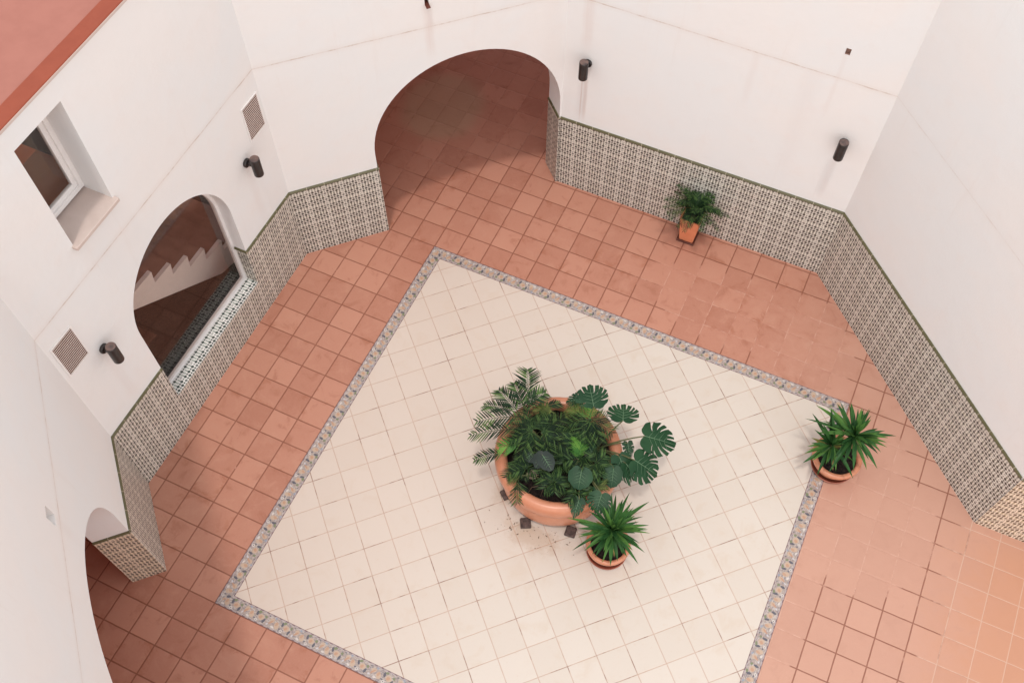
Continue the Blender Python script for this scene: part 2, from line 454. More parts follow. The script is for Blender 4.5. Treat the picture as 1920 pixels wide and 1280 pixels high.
def mat_border():
    """hand-painted border tile: uv = (along, across 0..1)"""
    m, t, b = new_mat('painted_border_tiles', 0.35, 0.5)
    u, v, uv = uvs(t)
    per = 0.945; q = u / per; a = q.fr(); w = v
    ja = noise(t, uv, 5.0, 2) - 0.5; jb = noise(t, comb(t, u, v, 4.0), 5.0, 2) - 0.5
    a = a + ja * 0.05; w = w + jb * 0.10
    aspect = per / 0.48
    bgd = mix(t, noise(t, uv, 9.0, 3), (0.28, 0.225, 0.205), (0.42, 0.34, 0.295))
    vor = t.nodes.new('ShaderNodeTexVoronoi'); vor.inputs['Scale'].default_value = 17.0
    t.links.new(uv, vor.inputs['Vector'])
    vs_ = t.nodes.new('ShaderNodeSeparateColor'); t.links.new(vor.outputs['Color'], vs_.inputs[0])
    vr = V(t, vs_.outputs[0])
    col = mix(t, vr.gt(0.72) * 0.75, bgd, (0.48, 0.42, 0.38))
    col = mix(t, vr.lt(0.20) * 0.7, col, (0.20, 0.18, 0.20))
    def ell(ca, cb, ra, rb, ang):
        da = (a - ca) * aspect; db = w - cb
        c_, s_ = math.cos(ang), math.sin(ang)
        e1 = (da * c_ + db * s_) / ra; e2 = (db * c_ - da * s_) / rb
        return (e1 * e1 + e2 * e2).sm(1.25, 0.75)
    OR = (0.44, 0.24, 0.15); OR2 = (0.48, 0.345, 0.25); BL = (0.085, 0.08, 0.10); GR = (0.17, 0.19, 0.10); WH = (0.58, 0.52, 0.48)
    for ca, cb, ra, rb, an, cl, f in [
        (0.22, 0.52, 0.22, 0.20, 0.3, OR2, 0.95), (0.24, 0.50, 0.10, 0.13, 0.8, OR, 0.8), (0.58, 0.42, 0.17, 0.24, -0.3, OR2, 0.95),
        (0.60, 0.52, 0.09, 0.15, 0.3, OR, 0.7), (0.80, 0.62, 0.16, 0.17, 0.4, OR2, 0.85), (0.82, 0.50, 0.06, 0.20, 0.6, OR, 0.9),
        (0.08, 0.34, 0.085, 0.17, 0.2, BL, 0.95), (0.40, 0.66, 0.085, 0.17, -0.15, BL, 0.95), (0.045, 0.66, 0.11, 0.09, 0.5, GR, 0.95),
        (0.33, 0.80, 0.13, 0.085, -0.4, GR, 0.95), (0.44, 0.30, 0.07, 0.06, 0.0, BL, 0.8), (0.70, 0.84, 0.09, 0.07, 0.5, (0.25, 0.29, 0.36), 0.8),
        (0.94, 0.82, 0.07, 0.05, 0.3, BL, 0.7), (0.36, 0.20, 0.10, 0.10, 0.0, WH, 0.95), (0.365, 0.20, 0.035, 0.04, 0.0, BL, 0.9),
        (0.70, 0.22, 0.12, 0.07, 0.2, WH, 0.9), (0.92, 0.28, 0.05, 0.09, 0.6, (0.55, 0.52, 0.55), 0.8)]:
        col = mix(t, ell(ca, cb, ra, rb, an) * f, col, cl)
    ed = v.mn(1.0 - v)                                            # the broken dark lines along both edges
    dash = (q * 4.0).fr().lt(0.42)
    col = mix(t, ed.lt(0.10), col, (0.38, 0.31, 0.31))
    col = mix(t, ed.lt(0.075) * ed.gt(0.02) * dash * 0.9, col, (0.13, 0.07, 0.085))
    col = mix(t, ed.lt(0.035) * 0.85, col, (0.16, 0.09, 0.08))
    col = mix(t, (q * 1.0).fr().mn(1.0 - q.fr()).lt(0.012) * 0.5, col, (0.30, 0.20, 0.18))
    setc(t, b, col)
    return m
# ------------------------------------------------------------------ materials: walls
def mat_plaster(name, line=None, ls=0.8, streaks=(), smear=()):
    """painted wall; line = height of the joint (z0, z1 over u0, u1); streaks = (u, ztop, zbottom, width, strength)"""
    m, t, b = new_mat(name, 0.75, 0.25)
    u, v, uv = uvs(t)
    n1 = noise(t, uv, 0.22, 4, 0.6, 0.4); n2 = noise(t, uv, 1.3, 5, 0.6); n3 = noise(t, uv, 22.0, 4, 0.6)
    col = mix(t, n1.sm(0.35, 0.65), (0.770, 0.762, 0.755), (0.795, 0.758, 0.735))
    col = mix(t, n2.sm(0.52, 0.75) * 0.28, col, (0.78, 0.71, 0.675))
    drip = noise(t, uv, 1.0, 5, 0.7, 0.0, stretch=(3.2, 0.16, 1.0))
    col = mix(t, drip.sm(0.56, 0.78) * 0.12, col, (0.66, 0.56, 0.50))
    for su, zt, zb, w, f in streaks:
        du = (u - su + (noise(t, uv, 1.5, 2) - 0.5) * w * 0.5).ab()
        msk = du.sm(w, w * 0.1) * v.sm(zt + 0.05, zt - 0.05) * v.sm(zb - 0.2, zb + 0.8)
        fib = noise(t, uv, 1.0, 4, 0.7, 0.0, stretch=(14.0, 0.35, 1.0))
        col = mix(t, msk * (0.25 + fib) * f * 0.6, col, (0.60, 0.43, 0.37))
    if line:
        u0, z0, u1, z1 = line; sl_ = (z1 - z0) / (u1 - u0)
        dz = (v - (u * sl_ + (z0 - u0 * sl_)) + (noise(t, uv, 1.4, 3) - 0.5) * 0.05).ab()
        br = noise(t, uv, 1.1, 5, 0.75, stretch=(1.0, 0.0, 1.0))
        col = mix(t, dz.sm(0.032, 0.010) * ((0.15 + br.sm(0.42, 0.62) * 0.55) * ls), col, (0.42, 0.27, 0.19))
        col = mix(t, dz.sm(0.22, 0.0) * 0.12 * ls, col, (0.60, 0.44, 0.34))
    setc(t, b, col)
    bump(t, b, n3 * 0.25 + n2 * 2.0 + noise(t, uv, 5.0, 3) * 0.4, 0.28, 0.008)
    return m
def dado_nodes(t, u, v, uv, white_c, dot_c, bar_c, off=(0.0, 0.0)):
    """groups of 5 x 3 alternating large and small dark stars between lighter bands"""
    ce = 0.1112
    U = (u + off[0]) / (ce * 6); W = (v + off[1]) / (ce * 4)
    cu = U.fr() * 6.0; cv = W.fr() * 4.0; iu = cu.fl(); iv = cv.fl()
    du = (cu.fr() - 0.5).ab(); dv = (cv.fr() - 0.5).ab()
    par = ((iu + iv + W.fl()) * 0.5).fr().lt(0.25)
    last = iu.gt(4.5); inx = iu.lt(4.5); iny = iv.lt(2.5); core = inx * iny
    rad = 0.45 + par * 0.25 - last * 0.07
    dia = ((rad - (du + dv)) * 7.0).mn(1.0).mx(0.0)
    sq = ((0.22 + par * 0.16) - du.mx(dv)) * 7.0
    dia = dia.mx(sq.mn(1.0).mx(0.0)) * iny * (1.0 - last * 0.15)
    col = mix(t, noise(t, uv, 0.9, 3).sm(0.35, 0.65), white_c, tuple(q * 0.92 for q in white_c))
    odd = (W.fl() * 0.5).fr().lt(0.25)
    col = mix(t, (1.0 - iny) * inx * du.lt(0.27) * (0.55 + odd * 0.30), col, bar_c)
    col = mix(t, (1.0 - iny) * inx * (dv - 0.25).ab().lt(0.07) * du.lt(0.3) * 0.55, col, dot_c)
    col = mix(t, (1.0 - inx) * (1.0 - iny) * (du - 0.22).ab().lt(0.13) * dv.lt(0.26) * 0.75, col, dot_c)
    col = mix(t, core * (du.gt(0.42)).mx(dv.gt(0.42)) * 0.22, col, (0.88, 0.82, 0.76))
    col = mix(t, core * (1.0 - par) * (du + dv).gt(0.60) * (du + dv).lt(0.85) * 0.4, col, bar_c)
    col = mix(t, dia * 0.96, col, dot_c)
    warm = noise(t, uv, 2.1, 3).sm(0.55, 0.75)
    col = mix(t, warm * 0.10, col, (0.62, 0.42, 0.34))
    return col
def mat_dado(name, wc=(0.74, 0.695, 0.62), dc=(0.030, 0.020, 0.014), bc=(0.20, 0.19, 0.135), rough=0.3, spec=0.45):
    m, t, b = new_mat(name, rough, spec); u, v, uv = uvs(t)
    setc(t, b, dado_nodes(t, u, v, uv, wc, dc, bc)); return m
def mat_rail():
    m, t, b = new_mat('olive_glazed_rail', 0.28, 0.5); u, v, uv = uvs(t)
    col = mix(t, noise(t, uv, 2.0, 3), (0.085, 0.080, 0.038), (0.135, 0.122, 0.062))
    j = (u / 0.667).fr(); col = mix(t, j.mn(1.0 - j).lt(0.014), col, (0.42, 0.36, 0.27))
    setc(t, b, col); return m
def mat_simple(name, c1, c2, scale=4.0, rough=0.5, spec=0.4, bs=0.2, bd=0.003, detail=4, metallic=0.0):
    m, t, b = new_mat(name, rough, spec); x, y, z, vec = pos(t)
    n = noise(t, vec, scale, detail, 0.6); setc(t, b, mix(t, n.sm(0.3, 0.7), c1, c2))
    b.inputs['Metallic'].default_value = metallic
    if bs: bump(t, b, noise(t, vec, scale * 5, 4, 0.6), bs, bd)
    return m
def mat_leaf(name, c1, c2, c3, rough=0.42, scale=1.5, trans=0.12):
    m, t, b = new_mat(name, rough, 0.45); x, y, z, vec = pos(t)
    n = noise(t, vec, scale, 3); n2 = noise(t, vec, scale * 6, 4, 0.65)
    g = t.nodes.new('ShaderNodeNewGeometry'); r_ = V(t, g.outputs['Random Per Island'])
    col = mix(t, n.sm(0.35, 0.65), c1, c2); col = mix(t, r_.sm(0.45, 1.0) * 0.7, col, c3); col = mix(t, r_.sm(0.5, 0.0) * 0.5, col, tuple(q * 0.5 for q in c1))
    col = mix(t, n2.sm(0.60, 0.75) * 0.3, col, tuple(q * 1.7 for q in c2)); setc(t, b, col)
    b.inputs['Specular IOR Level'].default_value = 0.15
    tr = t.nodes.new('ShaderNodeBsdfTranslucent'); mx_ = t.nodes.new('ShaderNodeMixShader')
    t.links.new(col, tr.inputs['Color']); mx_.inputs[0].default_value = trans
    out = t.nodes['Material Output']
    t.links.new(b.outputs[0], mx_.inputs[1]); t.links.new(tr.outputs[0], mx_.inputs[2]); t.links.new(mx_.outputs[0], out.inputs[0])
    return m
def mat_glass():
    m, t, b = new_mat('window_glass'); t.nodes.remove(b); out = t.nodes['Material Output']
    tr = t.nodes.new('ShaderNodeBsdfTransparent'); gl = t.nodes.new('ShaderNodeBsdfGlossy'); gl.inputs['Roughness'].default_value = 0.03
    tr.inputs['Color'].default_value = (0.93, 0.90, 0.88, 1)
    lw = t.nodes.new('ShaderNodeFresnel'); lw.inputs['IOR'].default_value = 1.55
    k = V(t, lw.outputs[0]) * 0.15
    mx_ = t.nodes.new('ShaderNodeMixShader'); t.links.new(k.mn(1.0).k, mx_.inputs[0])
    t.links.new(tr.outputs[0], mx_.inputs[1]); t.links.new(gl.outputs[0], mx_.inputs[2]); t.links.new(mx_.outputs[0], out.inputs[0])
    return m

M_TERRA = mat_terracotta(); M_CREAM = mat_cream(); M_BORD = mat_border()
M_DADO = mat_dado('star_pattern_dado_tiles'); M_RAIL = mat_rail(); M_GLASS = mat_glass()
M_SILLT = mat_dado('sill_tiles', (0.84, 0.82, 0.78), (0.04, 0.06, 0.05), (0.42, 0.48, 0.42), 0.25, 0.5)
M_WHITE = mat_simple('white_painted_frame', (0.80, 0.76, 0.74), (0.84, 0.80, 0.78), 3.0, 0.35, 0.5, 0.05)
M_INNER = mat_simple('interior_plaster', (0.66, 0.50, 0.44), (0.70, 0.54, 0.48), 1.0, 0.8, 0.2, 0.1)
M_PASS = mat_simple('orange_bounce_plaster', (0.74, 0.22, 0.085), (0.78, 0.25, 0.10), 1.0, 0.8, 0.2, 0.1)  # orange chosen to redden the light bounced inside the passages
M_SILLS = mat_simple('stone_sill', (0.56, 0.45, 0.40), (0.61, 0.50, 0.45), 1.5, 0.6, 0.3, 0.3, detail=8)
M_REDP = mat_simple('red_roof_edge_paint', (0.265, 0.055, 0.026), (0.295, 0.064, 0.031), 2.0, 0.55, 0.3, 0.25)
M_PINK = mat_simple('pink_roof_membrane', (0.345, 0.135, 0.102), (0.375, 0.150, 0.114), 1.4, 0.7, 0.25, 0.25)
M_BLACK = mat_simple('black_lamp_enamel', (0.014, 0.011, 0.011), (0.030, 0.022, 0.020), 6.0, 0.32, 0.5, 0.1)
M_LAMPTOP = mat_simple('lamp_cap_sheen', (0.06, 0.045, 0.045), (0.19, 0.12, 0.10), 5.0, 0.4, 0.5, 0.1)  # lighter than the enamel: sheen on the lamp top put into the colour
M_CHROME = mat_simple('steel_screw', (0.5, 0.47, 0.45), (0.6, 0.56, 0.53), 6.0, 0.3, 0.5, 0.0, metallic=1.0)
M_SLAT = mat_simple('vent_slats', (0.60, 0.48, 0.43), (0.68, 0.56, 0.50), 6.0, 0.5, 0.3, 0.1)
M_DARKV = mat_simple('vent_gap_shade', (0.10, 0.05, 0.035), (0.14, 0.07, 0.05), 4.0, 0.9, 0.1, 0.0)
M_POT = mat_simple('glossy_terracotta_pot', (0.51, 0.195, 0.105), (0.565, 0.235, 0.135), 1.6, 0.34, 0.5, 0.12)
M_POTS = mat_simple('orange_clay_pot', (0.70, 0.235, 0.115), (0.74, 0.27, 0.14), 2.0, 0.5, 0.35, 0.15)
M_SAUC = mat_simple('wet_clay_saucer', (0.26, 0.075, 0.045), (0.33, 0.10, 0.06), 3.0, 0.35, 0.45, 0.2)
M_SAUCD = mat_simple('dark_clay_saucer', (0.085, 0.022, 0.014), (0.12, 0.035, 0.022), 3.0, 0.4, 0.45, 0.2)
M_SOIL = mat_simple('potting_soil', (0.008, 0.005, 0.005), (0.035, 0.022, 0.018), 9.0, 0.9, 0.2, 1.0, 0.02, 8)
M_BRICK = mat_simple('dark_stone_foot', (0.045, 0.030, 0.027), (0.13, 0.085, 0.075), 7.0, 0.7, 0.3, 0.8, 0.01, 6)
M_STONE = mat_simple('pale_pebble', (0.42, 0.27, 0.21), (0.62, 0.46, 0.38), 7.0, 0.7, 0.3, 0.4)
M_WOOD = mat_simple('dark_brown_wood', (0.075, 0.030, 0.020), (0.12, 0.05, 0.032), 2.0, 0.5, 0.4, 0.2)
M_ROOMDARK = mat_simple('dark_wood_and_room_shade', (0.014, 0.008, 0.007), (0.024, 0.013, 0.010), 2.0, 0.5, 0.3, 0.2)  # near-black, carries the dimness of the rooms behind the windows
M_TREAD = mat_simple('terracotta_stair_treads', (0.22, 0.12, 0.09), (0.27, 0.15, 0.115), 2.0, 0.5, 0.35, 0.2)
M_MON = mat_leaf('monstera_leaf', (0.013, 0.048, 0.020), (0.024, 0.070, 0.030), (0.032, 0.095, 0.035), 0.42, 1.2, 0.08)
M_MVEIN = mat_simple('leaf_vein', (0.10, 0.19, 0.10), (0.13, 0.22, 0.12), 5.0, 0.4, 0.4, 0.0)
M_DARKL = mat_leaf('dark_philodendron_leaf', (0.024, 0.034, 0.028), (0.036, 0.046, 0.040), (0.05, 0.07, 0.05), 0.30, 1.2, 0.05)
M_PALM = [mat_leaf('palm_dark', (0.010, 0.026, 0.013), (0.026, 0.060, 0.022), (0.115, 0.20, 0.055)),
          mat_leaf('palm_olive', (0.060, 0.085, 0.022), (0.105, 0.13, 0.035), (0.16, 0.19, 0.05)),
          mat_leaf('palm_bright', (0.055, 0.17, 0.035), (0.10, 0.24, 0.04), (0.17, 0.32, 0.06))]
M_YUC = mat_leaf('yucca_leaf', (0.026, 0.088, 0.026), (0.050, 0.14, 0.036), (0.12, 0.25, 0.05), 0.36, 2.0, 0.15)
M_YELL = mat_leaf('withered_leaf', (0.20, 0.22, 0.05), (0.30, 0.27, 0.08), (0.34, 0.24, 0.10), 0.5, 2.0, 0.15)
M_STEM = mat_simple('green_brown_stem', (0.075, 0.085, 0.035), (0.13, 0.13, 0.055), 5.0, 0.5, 0.3, 0.2)
M_BARK = mat_simple('palm_trunk_bark', (0.10, 0.065, 0.04), (0.19, 0.13, 0.085), 6.0, 0.8, 0.2, 0.6, 0.01)

# ------------------------------------------------------------------ setting: floor
def sheet(name, pts, z, mat, label=None):
    mb = MB(); tri = tessellate_polygon([[Vector((x, y, 0)) for x, y in pts]])
    fs = []
    for t_ in tri:
        a_, b_, c_ = (Vector((*pts[i], 0)) for i in t_)
        fs.append(tuple(t_) if (b_ - a_).cross(c_ - a_).z > 0 else tuple(reversed(t_)))
    mb.add([(x, y, z) for x, y in pts], fs); return mb.build(name, mat)
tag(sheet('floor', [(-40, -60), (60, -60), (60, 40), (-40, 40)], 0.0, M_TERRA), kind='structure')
BX0, BX1, BY0, BY1, BW = 0.0, 16.97, -16.0, 0.0, 0.48
tag(sheet('cream_floor', [(BX0 + BW, BY0 + BW), (BX1 - BW, BY0 + BW), (BX1 - BW, BY1 - BW), (BX0 + BW, BY1 - BW)], 0.014, M_CREAM), kind='structure')
mb = MB(); o_ = [(BX0, BY1), (BX1, BY1), (BX1, BY0), (BX0, BY0)]; i_ = [(BX0 + BW, BY1 - BW), (BX1 - BW, BY1 - BW), (BX1 - BW, BY0 + BW), (BX0 + BW, BY0 + BW)]
for k in range(4):
    l = (k + 1) % 4; A, B = Vector(o_[k]), Vector(o_[l]); a_, b_ = Vector(i_[k]), Vector(i_[l]); L = (B - A).length
    mb.add([(*A, 0.014), (*a_, 0.014), (*b_, 0.014), (*B, 0.014)], [(0, 1, 2, 3)][::1], [(0, 0), (BW, 1), (L - BW, 1), (L, 0)])
mb.f = [f[::-1] if (Vector(mb.v[f[1]]) - Vector(mb.v[f[0]])).cross(Vector(mb.v[f[2]]) - Vector(mb.v[f[1]])).z < 0 else f for f in mb.f]
mb.uv = [[{i: u for i, u in zip(range(k * 4, k * 4 + 4), [(0, 0), (BW, 1), ((Vector(o_[(k + 1) % 4]) - Vector(o_[k])).length - BW, 1), ((Vector(o_[(k + 1) % 4]) - Vector(o_[k])).length, 0)])}[i] for i in f] for k, f in enumerate(mb.f)]
tag(mb.build('patterned_floor_border', M_BORD), kind='structure')

# ------------------------------------------------------------------ walls
R2 = math.sqrt(0.5); TOP = 15.2; DH = 3.635; RH = 3.735
def rail(mb, P, d, n, u0, u1, z0=DH, z1=RH, pro=0.065, back=0.0):
    P = Vector((P[0], P[1], 0)); d = Vector((d[0], d[1], 0)).normalized(); n = Vector((n[0], n[1], 0)).normalized()
    prof = [(back, z0), (pro * 0.8, z0), (pro, z0 + 0.03), (pro, z1 - 0.05), (pro * 0.6, z1), (back, z1)]
    vs_ = []; uv = []
    for u in (u0, u1):
        for k, (q, z) in enumerate(prof):
            vs_.append(tuple(P + d * u + n * q + Vector((0, 0, z)))); uv.append((u, z))
    m_ = len(prof); fs = [(i, (i + 1) % m_, m_ + (i + 1) % m_, m_ + i) for i in range(m_)]
    fs += [tuple(range(m_)), tuple(range(m_, 2 * m_))]
    mb.add(vs_, fs, uv)

# west wall: one round-headed window, one square window high up
WL = thing('courtyard_wall', (-4.49, -8, 0), 'long white west wall with the arched window and the small upper window', 'wall')
# u runs from the south corner northwards
PL0 = (-4.49, -13.38); dL = (0, 1); nL = (1, 0)
def uy(y): return y + 13.38
w0, w1 = uy(-10.60), uy(-5.36); wc = (w0 + w1) / 2; wr = (w1 - w0) / 2; ws = 5.82
win = [(w0, 1.83), (w1, 1.83)] + arc(wc, ws, wr, 40, 0.0, math.pi)
upw = [(uy(-10.92), 10.83), (uy(-9.15), 10.83), (uy(-9.15), 14.5), (uy(-10.92), 14.5)]
mp = mat_plaster('plaster_west', (0, 9.6, 10.94, 9.69), 0.75, [(uy(-11.89), 6.4, 3.8, 0.3, 0.22), (uy(-3.99), 6.4, 3.8, 0.3, 0.22), (uy(-2.9), 7.4, 6.7, 0.4, 0.12)])
mb = MB(); panel(mb, PL0, dL, nL, [(0, 0), (10.94, 0), (10.94, 10.1), (0, 10.1)], [win], 0.72)
panel(mb, PL0, dL, nL, [(0, 10.1), (10.94, 10.1), (10.94, TOP), (0, TOP)], [upw], 1.1); part(mb, 'plaster', mp, WL)
mb = MB(); panel(mb, PL0, dL, nL, [(0, 0), (10.94, 0), (10.94, DH), (w1, DH), (w1, 1.83), (w0, 1.83), (w0, DH), (0, DH)], (), 0.028, 0.03)
panel(mb, (-4.49 + 0.03, w1 - 13.38), (-1, 0), (0, -1), [(0, 1.85), (0.46, 1.85), (0.46, DH), (0, DH)], (), 0.02, 0.024)
part(mb, 'tile_dado', M_DADO, WL)
mb = MB(); rail(mb, PL0, dL, nL, 0, w0 + 0.0); rail(mb, PL0, dL, nL, w1, 10.94); rail(mb, (-4.49 + 0.06, w1 - 13.38), (-1, 0), (0, -1), 0, 0.52, pro=0.06)
part(mb, 'dado_rail', M_RAIL, WL)
# arched window
fr_ = MB()
def ringframe(mb, x0, x1, off, wd):
    """frame following the round-headed opening between depths x0..x1"""
    def loop(e): return [(w0 + e, 1.83 + e * 0.6), (w1 - e, 1.83 + e * 0.6)] + arc(wc, ws, wr - e, 40, 0.0, math.pi)
    A, B = loop(off), loop(off + wd); n_ = len(A)
    for x, flip in ((x0, 0), (x1, 1)):
        vs_ = [(x, u - 13.38, z) for u, z in A + B]
        mb.add(vs_, [((i, (i + 1) % n_, n_ + (i + 1) % n_, n_ + i)) for i in range(n_)])
    vs_ = [(x0, u - 13.38, z) for u, z in B] + [(x1, u - 13.38, z) for u, z in B]
    mb.add(vs_, [(i, (i + 1) % n_, n_ + (i + 1) % n_, n_ + i) for i in range(n_)])
ringframe(fr_, -4.99, -5.16, 0.0, 0.11)
fr = part(fr_, 'window', M_WHITE, WL)
mb = MB(); lp = [(w0 + 0.09, 1.83 + 0.05), (w1 - 0.09, 1.83 + 0.05)] + arc(wc, ws, wr - 0.09, 40, 0.0, math.pi)
panel(mb, (-5.06, -13.38), dL, nL, lp, (), 0.02)
part(mb, 'pane', M_GLASS, fr)
mb = MB(); mb.add([(-4.46, w0 - 13.38, 1.853), (-4.93, w0 - 13.38, 1.853), (-4.93, w1 - 13.38, 1.853), (-4.46, w1 - 13.38, 1.853),
                   (-4.46, w0 - 13.38, 1.80), (-4.46, w1 - 13.38, 1.80)], [(0, 3, 2, 1), (0, 4, 5, 3)],
                  [(0, 0.1), (0, 0.56), (w1 - w0, 0.56), (w1 - w0, 0.1), (0, 0.05), (w1 - w0, 0.05)])
part(mb, 'sill', M_SILLT, fr, )
# upper window: frame, pane, stone sill
fr_ = MB(); y0, y1, z0, z1 = -10.92, -9.15, 10.83, 14.5
for X, W_, e in ((-5.37, 0.16, 0.0), (-5.44, 0.12, 0.14)):
    ys0, ys1, zs0, zs1 = y0 + e, y1 - e, z0 + e + 0.12, z1 - e
    fr_.box(X - W_, X, ys0, ys0 + 0.15, zs0, zs1); fr_.box(X - W_, X, ys1 - 0.15, ys1, zs0, zs1)
    fr_.box(X - W_, X, ys0 + 0.15, ys1 - 0.15, zs0, zs0 + 0.15); fr_.box(X - W_, X, ys0 + 0.15, ys1 - 0.15, zs1 - 0.15, zs1)
fr2 = part(fr_, 'window', M_WHITE, WL, bevel=0.015)
mb = MB(); mb.box(-5.50, -5.48, y0 + 0.2, y1 - 0.2, z0 + 0.3, z1 - 0.2); part(mb, 'pane', M_GLASS, fr2)
mb = MB(); mb.box(-5.6, -4.32, y0 - 0.06, y1 + 0.08, z0 - 0.10, z0 + 0.02); part(mb, 'sill', M_SILLS, fr2, bevel=0.02)
M_BLIND = mat_simple('taupe_blind', (0.15, 0.11, 0.095), (0.18, 0.135, 0.115), 3.0, 0.8, 0.2, 0.1)
# roller blind seen behind the upper pane
mb = MB(); mb.box(-5.85, -5.80, y0 + 0.05, y1 - 0.05, 13.3, 14.5); tag(mb.build('window_blind', M_BLIND, origin=(-5.82, -10, 13.1)), 'grey blind half lowered behind the upper window pane', 'blind')

# north-west diagonal wall with the big arch
WA = thing('courtyard_wall', (0, 2, 0), 'diagonal white wall pierced by the widest round arch, beside the potted palm wall', 'wall')
PA = (-4.49, -2.44); dA = (R2, R2); nA = (R2, -R2); UA = 10.75; a0, a1 = 3.40, 10.68; ac = (a0 + a1) / 2; ar = (a1 - a0) / 2; asp = 4.45
mp = mat_plaster('plaster_north_west', (0, 9.69, 10.75, 9.47), 0.75, [(5.85, 10.5, 8.2, 0.25, 0.5), (UA - 0.5, 14.0, 4.0, 0.5, 0.12)])
hole = [(5.78, 10.48), (5.92, 10.48), (5.92, 10.72), (5.78, 10.72)]
mb = MB(); panel(mb, PA, dA, nA, [(0, 0), (a0, 0)] + arc(ac, asp, ar) + [(a1, 0), (UA, 0), (UA, TOP), (0, TOP)], [hole], 1.1); part(mb, 'plaster', mp, WA)
def P_on(P, d, u, n=(0, 0), k=0.0): return (P[0] + d[0] * u + n[0] * k, P[1] + d[1] * u + n[1] * k)
mb = MB(); panel(mb, PA, dA, nA, [(0, 0), (a0, 0), (a0, DH), (0, DH)], (), 0.028, 0.03); panel(mb, PA, dA, nA, [(a1, 0), (UA + 0.012, 0), (UA + 0.012, DH), (a1, DH)], (), 0.028, 0.03, uoff=-a1 - 0.3)
panel(mb, P_on(PA, dA, a1, nA, 0.03), (-nA[0], -nA[1]), (-dA[0], -dA[1]), [(0, 0), (1.13, 0), (1.13, DH), (0, DH)], (), 0.028, 0.03)
panel(mb, P_on(PA, dA, a0, nA, 0.03), (-nA[0], -nA[1]), dA, [(0, 0), (1.13, 0), (1.13, DH), (0, DH)], (), 0.028, 0.03)
part(mb, 'tile_dado', M_DADO, WA)
mb = MB(); rail(mb, PA, dA, nA, 0, a0 + 0.03)
rail(mb, P_on(PA, dA, a1, nA, 0.03), (-nA[0], -nA[1]), (-dA[0], -dA[1]), 0, 1.13); rail(mb, P_on(PA, dA, a0, nA, 0.03), (-nA[0], -nA[1]), dA, 0, 1.13)
part(mb, 'dado_rail', M_RAIL, WA)
mb = MB(); mb.box(-0.07, 0.07, -0.2, 0.9, 0, 0.02, Matrix.Translation(Vector((*P_on(PA, dA, 5.85), 10.47))) @ Matrix.Rotation(math.radians(45), 4, 'Z'))
part(mb, 'drain_spout', M_SAUCD, WA)

# north wall
WT = thing('courtyard_wall', (8.6, 5.16, 0), 'white north wall behind the square potted palm, with two black downlights', 'wall')
PT = (3.10, 5.16); dT = (1, 0); nT = (0, -1); UT = 11.14
def ux(x): return x - 3.10
mp = mat_plaster('plaster_north', (0, 9.48, 11.14, 9.42), 0.75, [(ux(3.9), 15.2, 7.2, 0.30, 0.45), (ux(4.0), 6.5, 3.8, 0.12, 0.75), (ux(3.85), 6.4, 3.8, 0.05, 0.9),
        (ux(13.2), 6.6, 3.8, 0.16, 0.2), (ux(12.33), 10.4, 7.6, 0.12, 0.22), (ux(11.6), 9.4, 4.5, 0.5, 0.14), (ux(9.7), 9.4, 7, 0.2, 0.2)])
hole = [(ux(12.27), 10.38), (ux(12.43), 10.38), (ux(12.43), 10.62), (ux(12.27), 10.62)]
mb = MB(); panel(mb, PT, dT, nT, [(0, 0), (UT, 0), (UT, TOP), (0, TOP)], [hole], 1.1); part(mb, 'plaster', mp, WT)
mb = MB(); panel(mb, PT, dT, nT, [(0, 0), (UT, 0), (UT, DH), (0, DH)], (), 0.028, 0.03); part(mb, 'tile_dado', M_DADO, WT)
mb = MB(); rail(mb, PT, dT, nT, 0, UT); part(mb, 'dado_rail', M_RAIL, WT)
mb = MB(); mb.box(12.275, 12.425, 5.17, 5.3, 10.385, 10.40); mb.box(12.275, 12.425, 5.26, 5.30, 10.40, 10.615); part(mb, 'drain_spout', M_TREAD, WT)

# north-east diagonal wall, then the wall running east
WB = thing('courtyard_wall', (18.2, 1.3, 0), 'plain diagonal white wall on the right with a long star tiled dado', 'wall')
PB = (14.24, 5.16); dB = (R2, -R2); nB = (-R2, -R2); UB = 11.07
mp = mat_plaster('plaster_north_east', (0, 9.42, 11.07, 9.3), 0.28)
mb = MB(); panel(mb, PB, dB, nB, [(0, 0), (UB, 0), (UB, TOP + 4), (0, TOP + 4)], (), 1.1); part(mb, 'plaster', mp, WB)
mb = MB(); panel(mb, PB, dB, nB, [(0, 0), (UB - 0.01, 0), (UB - 0.01, DH), (0, DH)], (), 0.028, 0.03); part(mb, 'tile_dado', M_DADO, WB)
mb = MB(); rail(mb, PB, dB, nB, 0, UB - 0.03); part(mb, 'dado_rail', M_RAIL, WB)
WD = thing('courtyard_wall', (24, -2.66, 0), 'short run of tiled wall leaving the picture at the right edge', 'wall')
PD = (PB[0] + R2 * UB, PB[1] - R2 * UB); dD = (1, 0); nD = (0, -1)
mp = mat_plaster('plaster_east', (0, 9.3, 14, 9.3))
mb = MB(); panel(mb, PD, dD, nD, [(0, 0), (14, 0), (14, TOP), (0, TOP)], (), 1.1); part(mb, 'plaster', mp, WD)
mb = MB(); panel(mb, PD, dD, nD, [(0, 0), (14, 0), (14, DH), (0, DH)], (), 0.028, 0.03)
part(mb, 'tile_dado', mat_dado('warm_star_pattern_dado_tiles', (0.80, 0.665, 0.53), (0.085, 0.048, 0.022), (0.42, 0.33, 0.20)), WD)
mb = MB(); rail(mb, PD, dD, nD, 0, 14); part(mb, 'dado_rail', M_RAIL, WD)

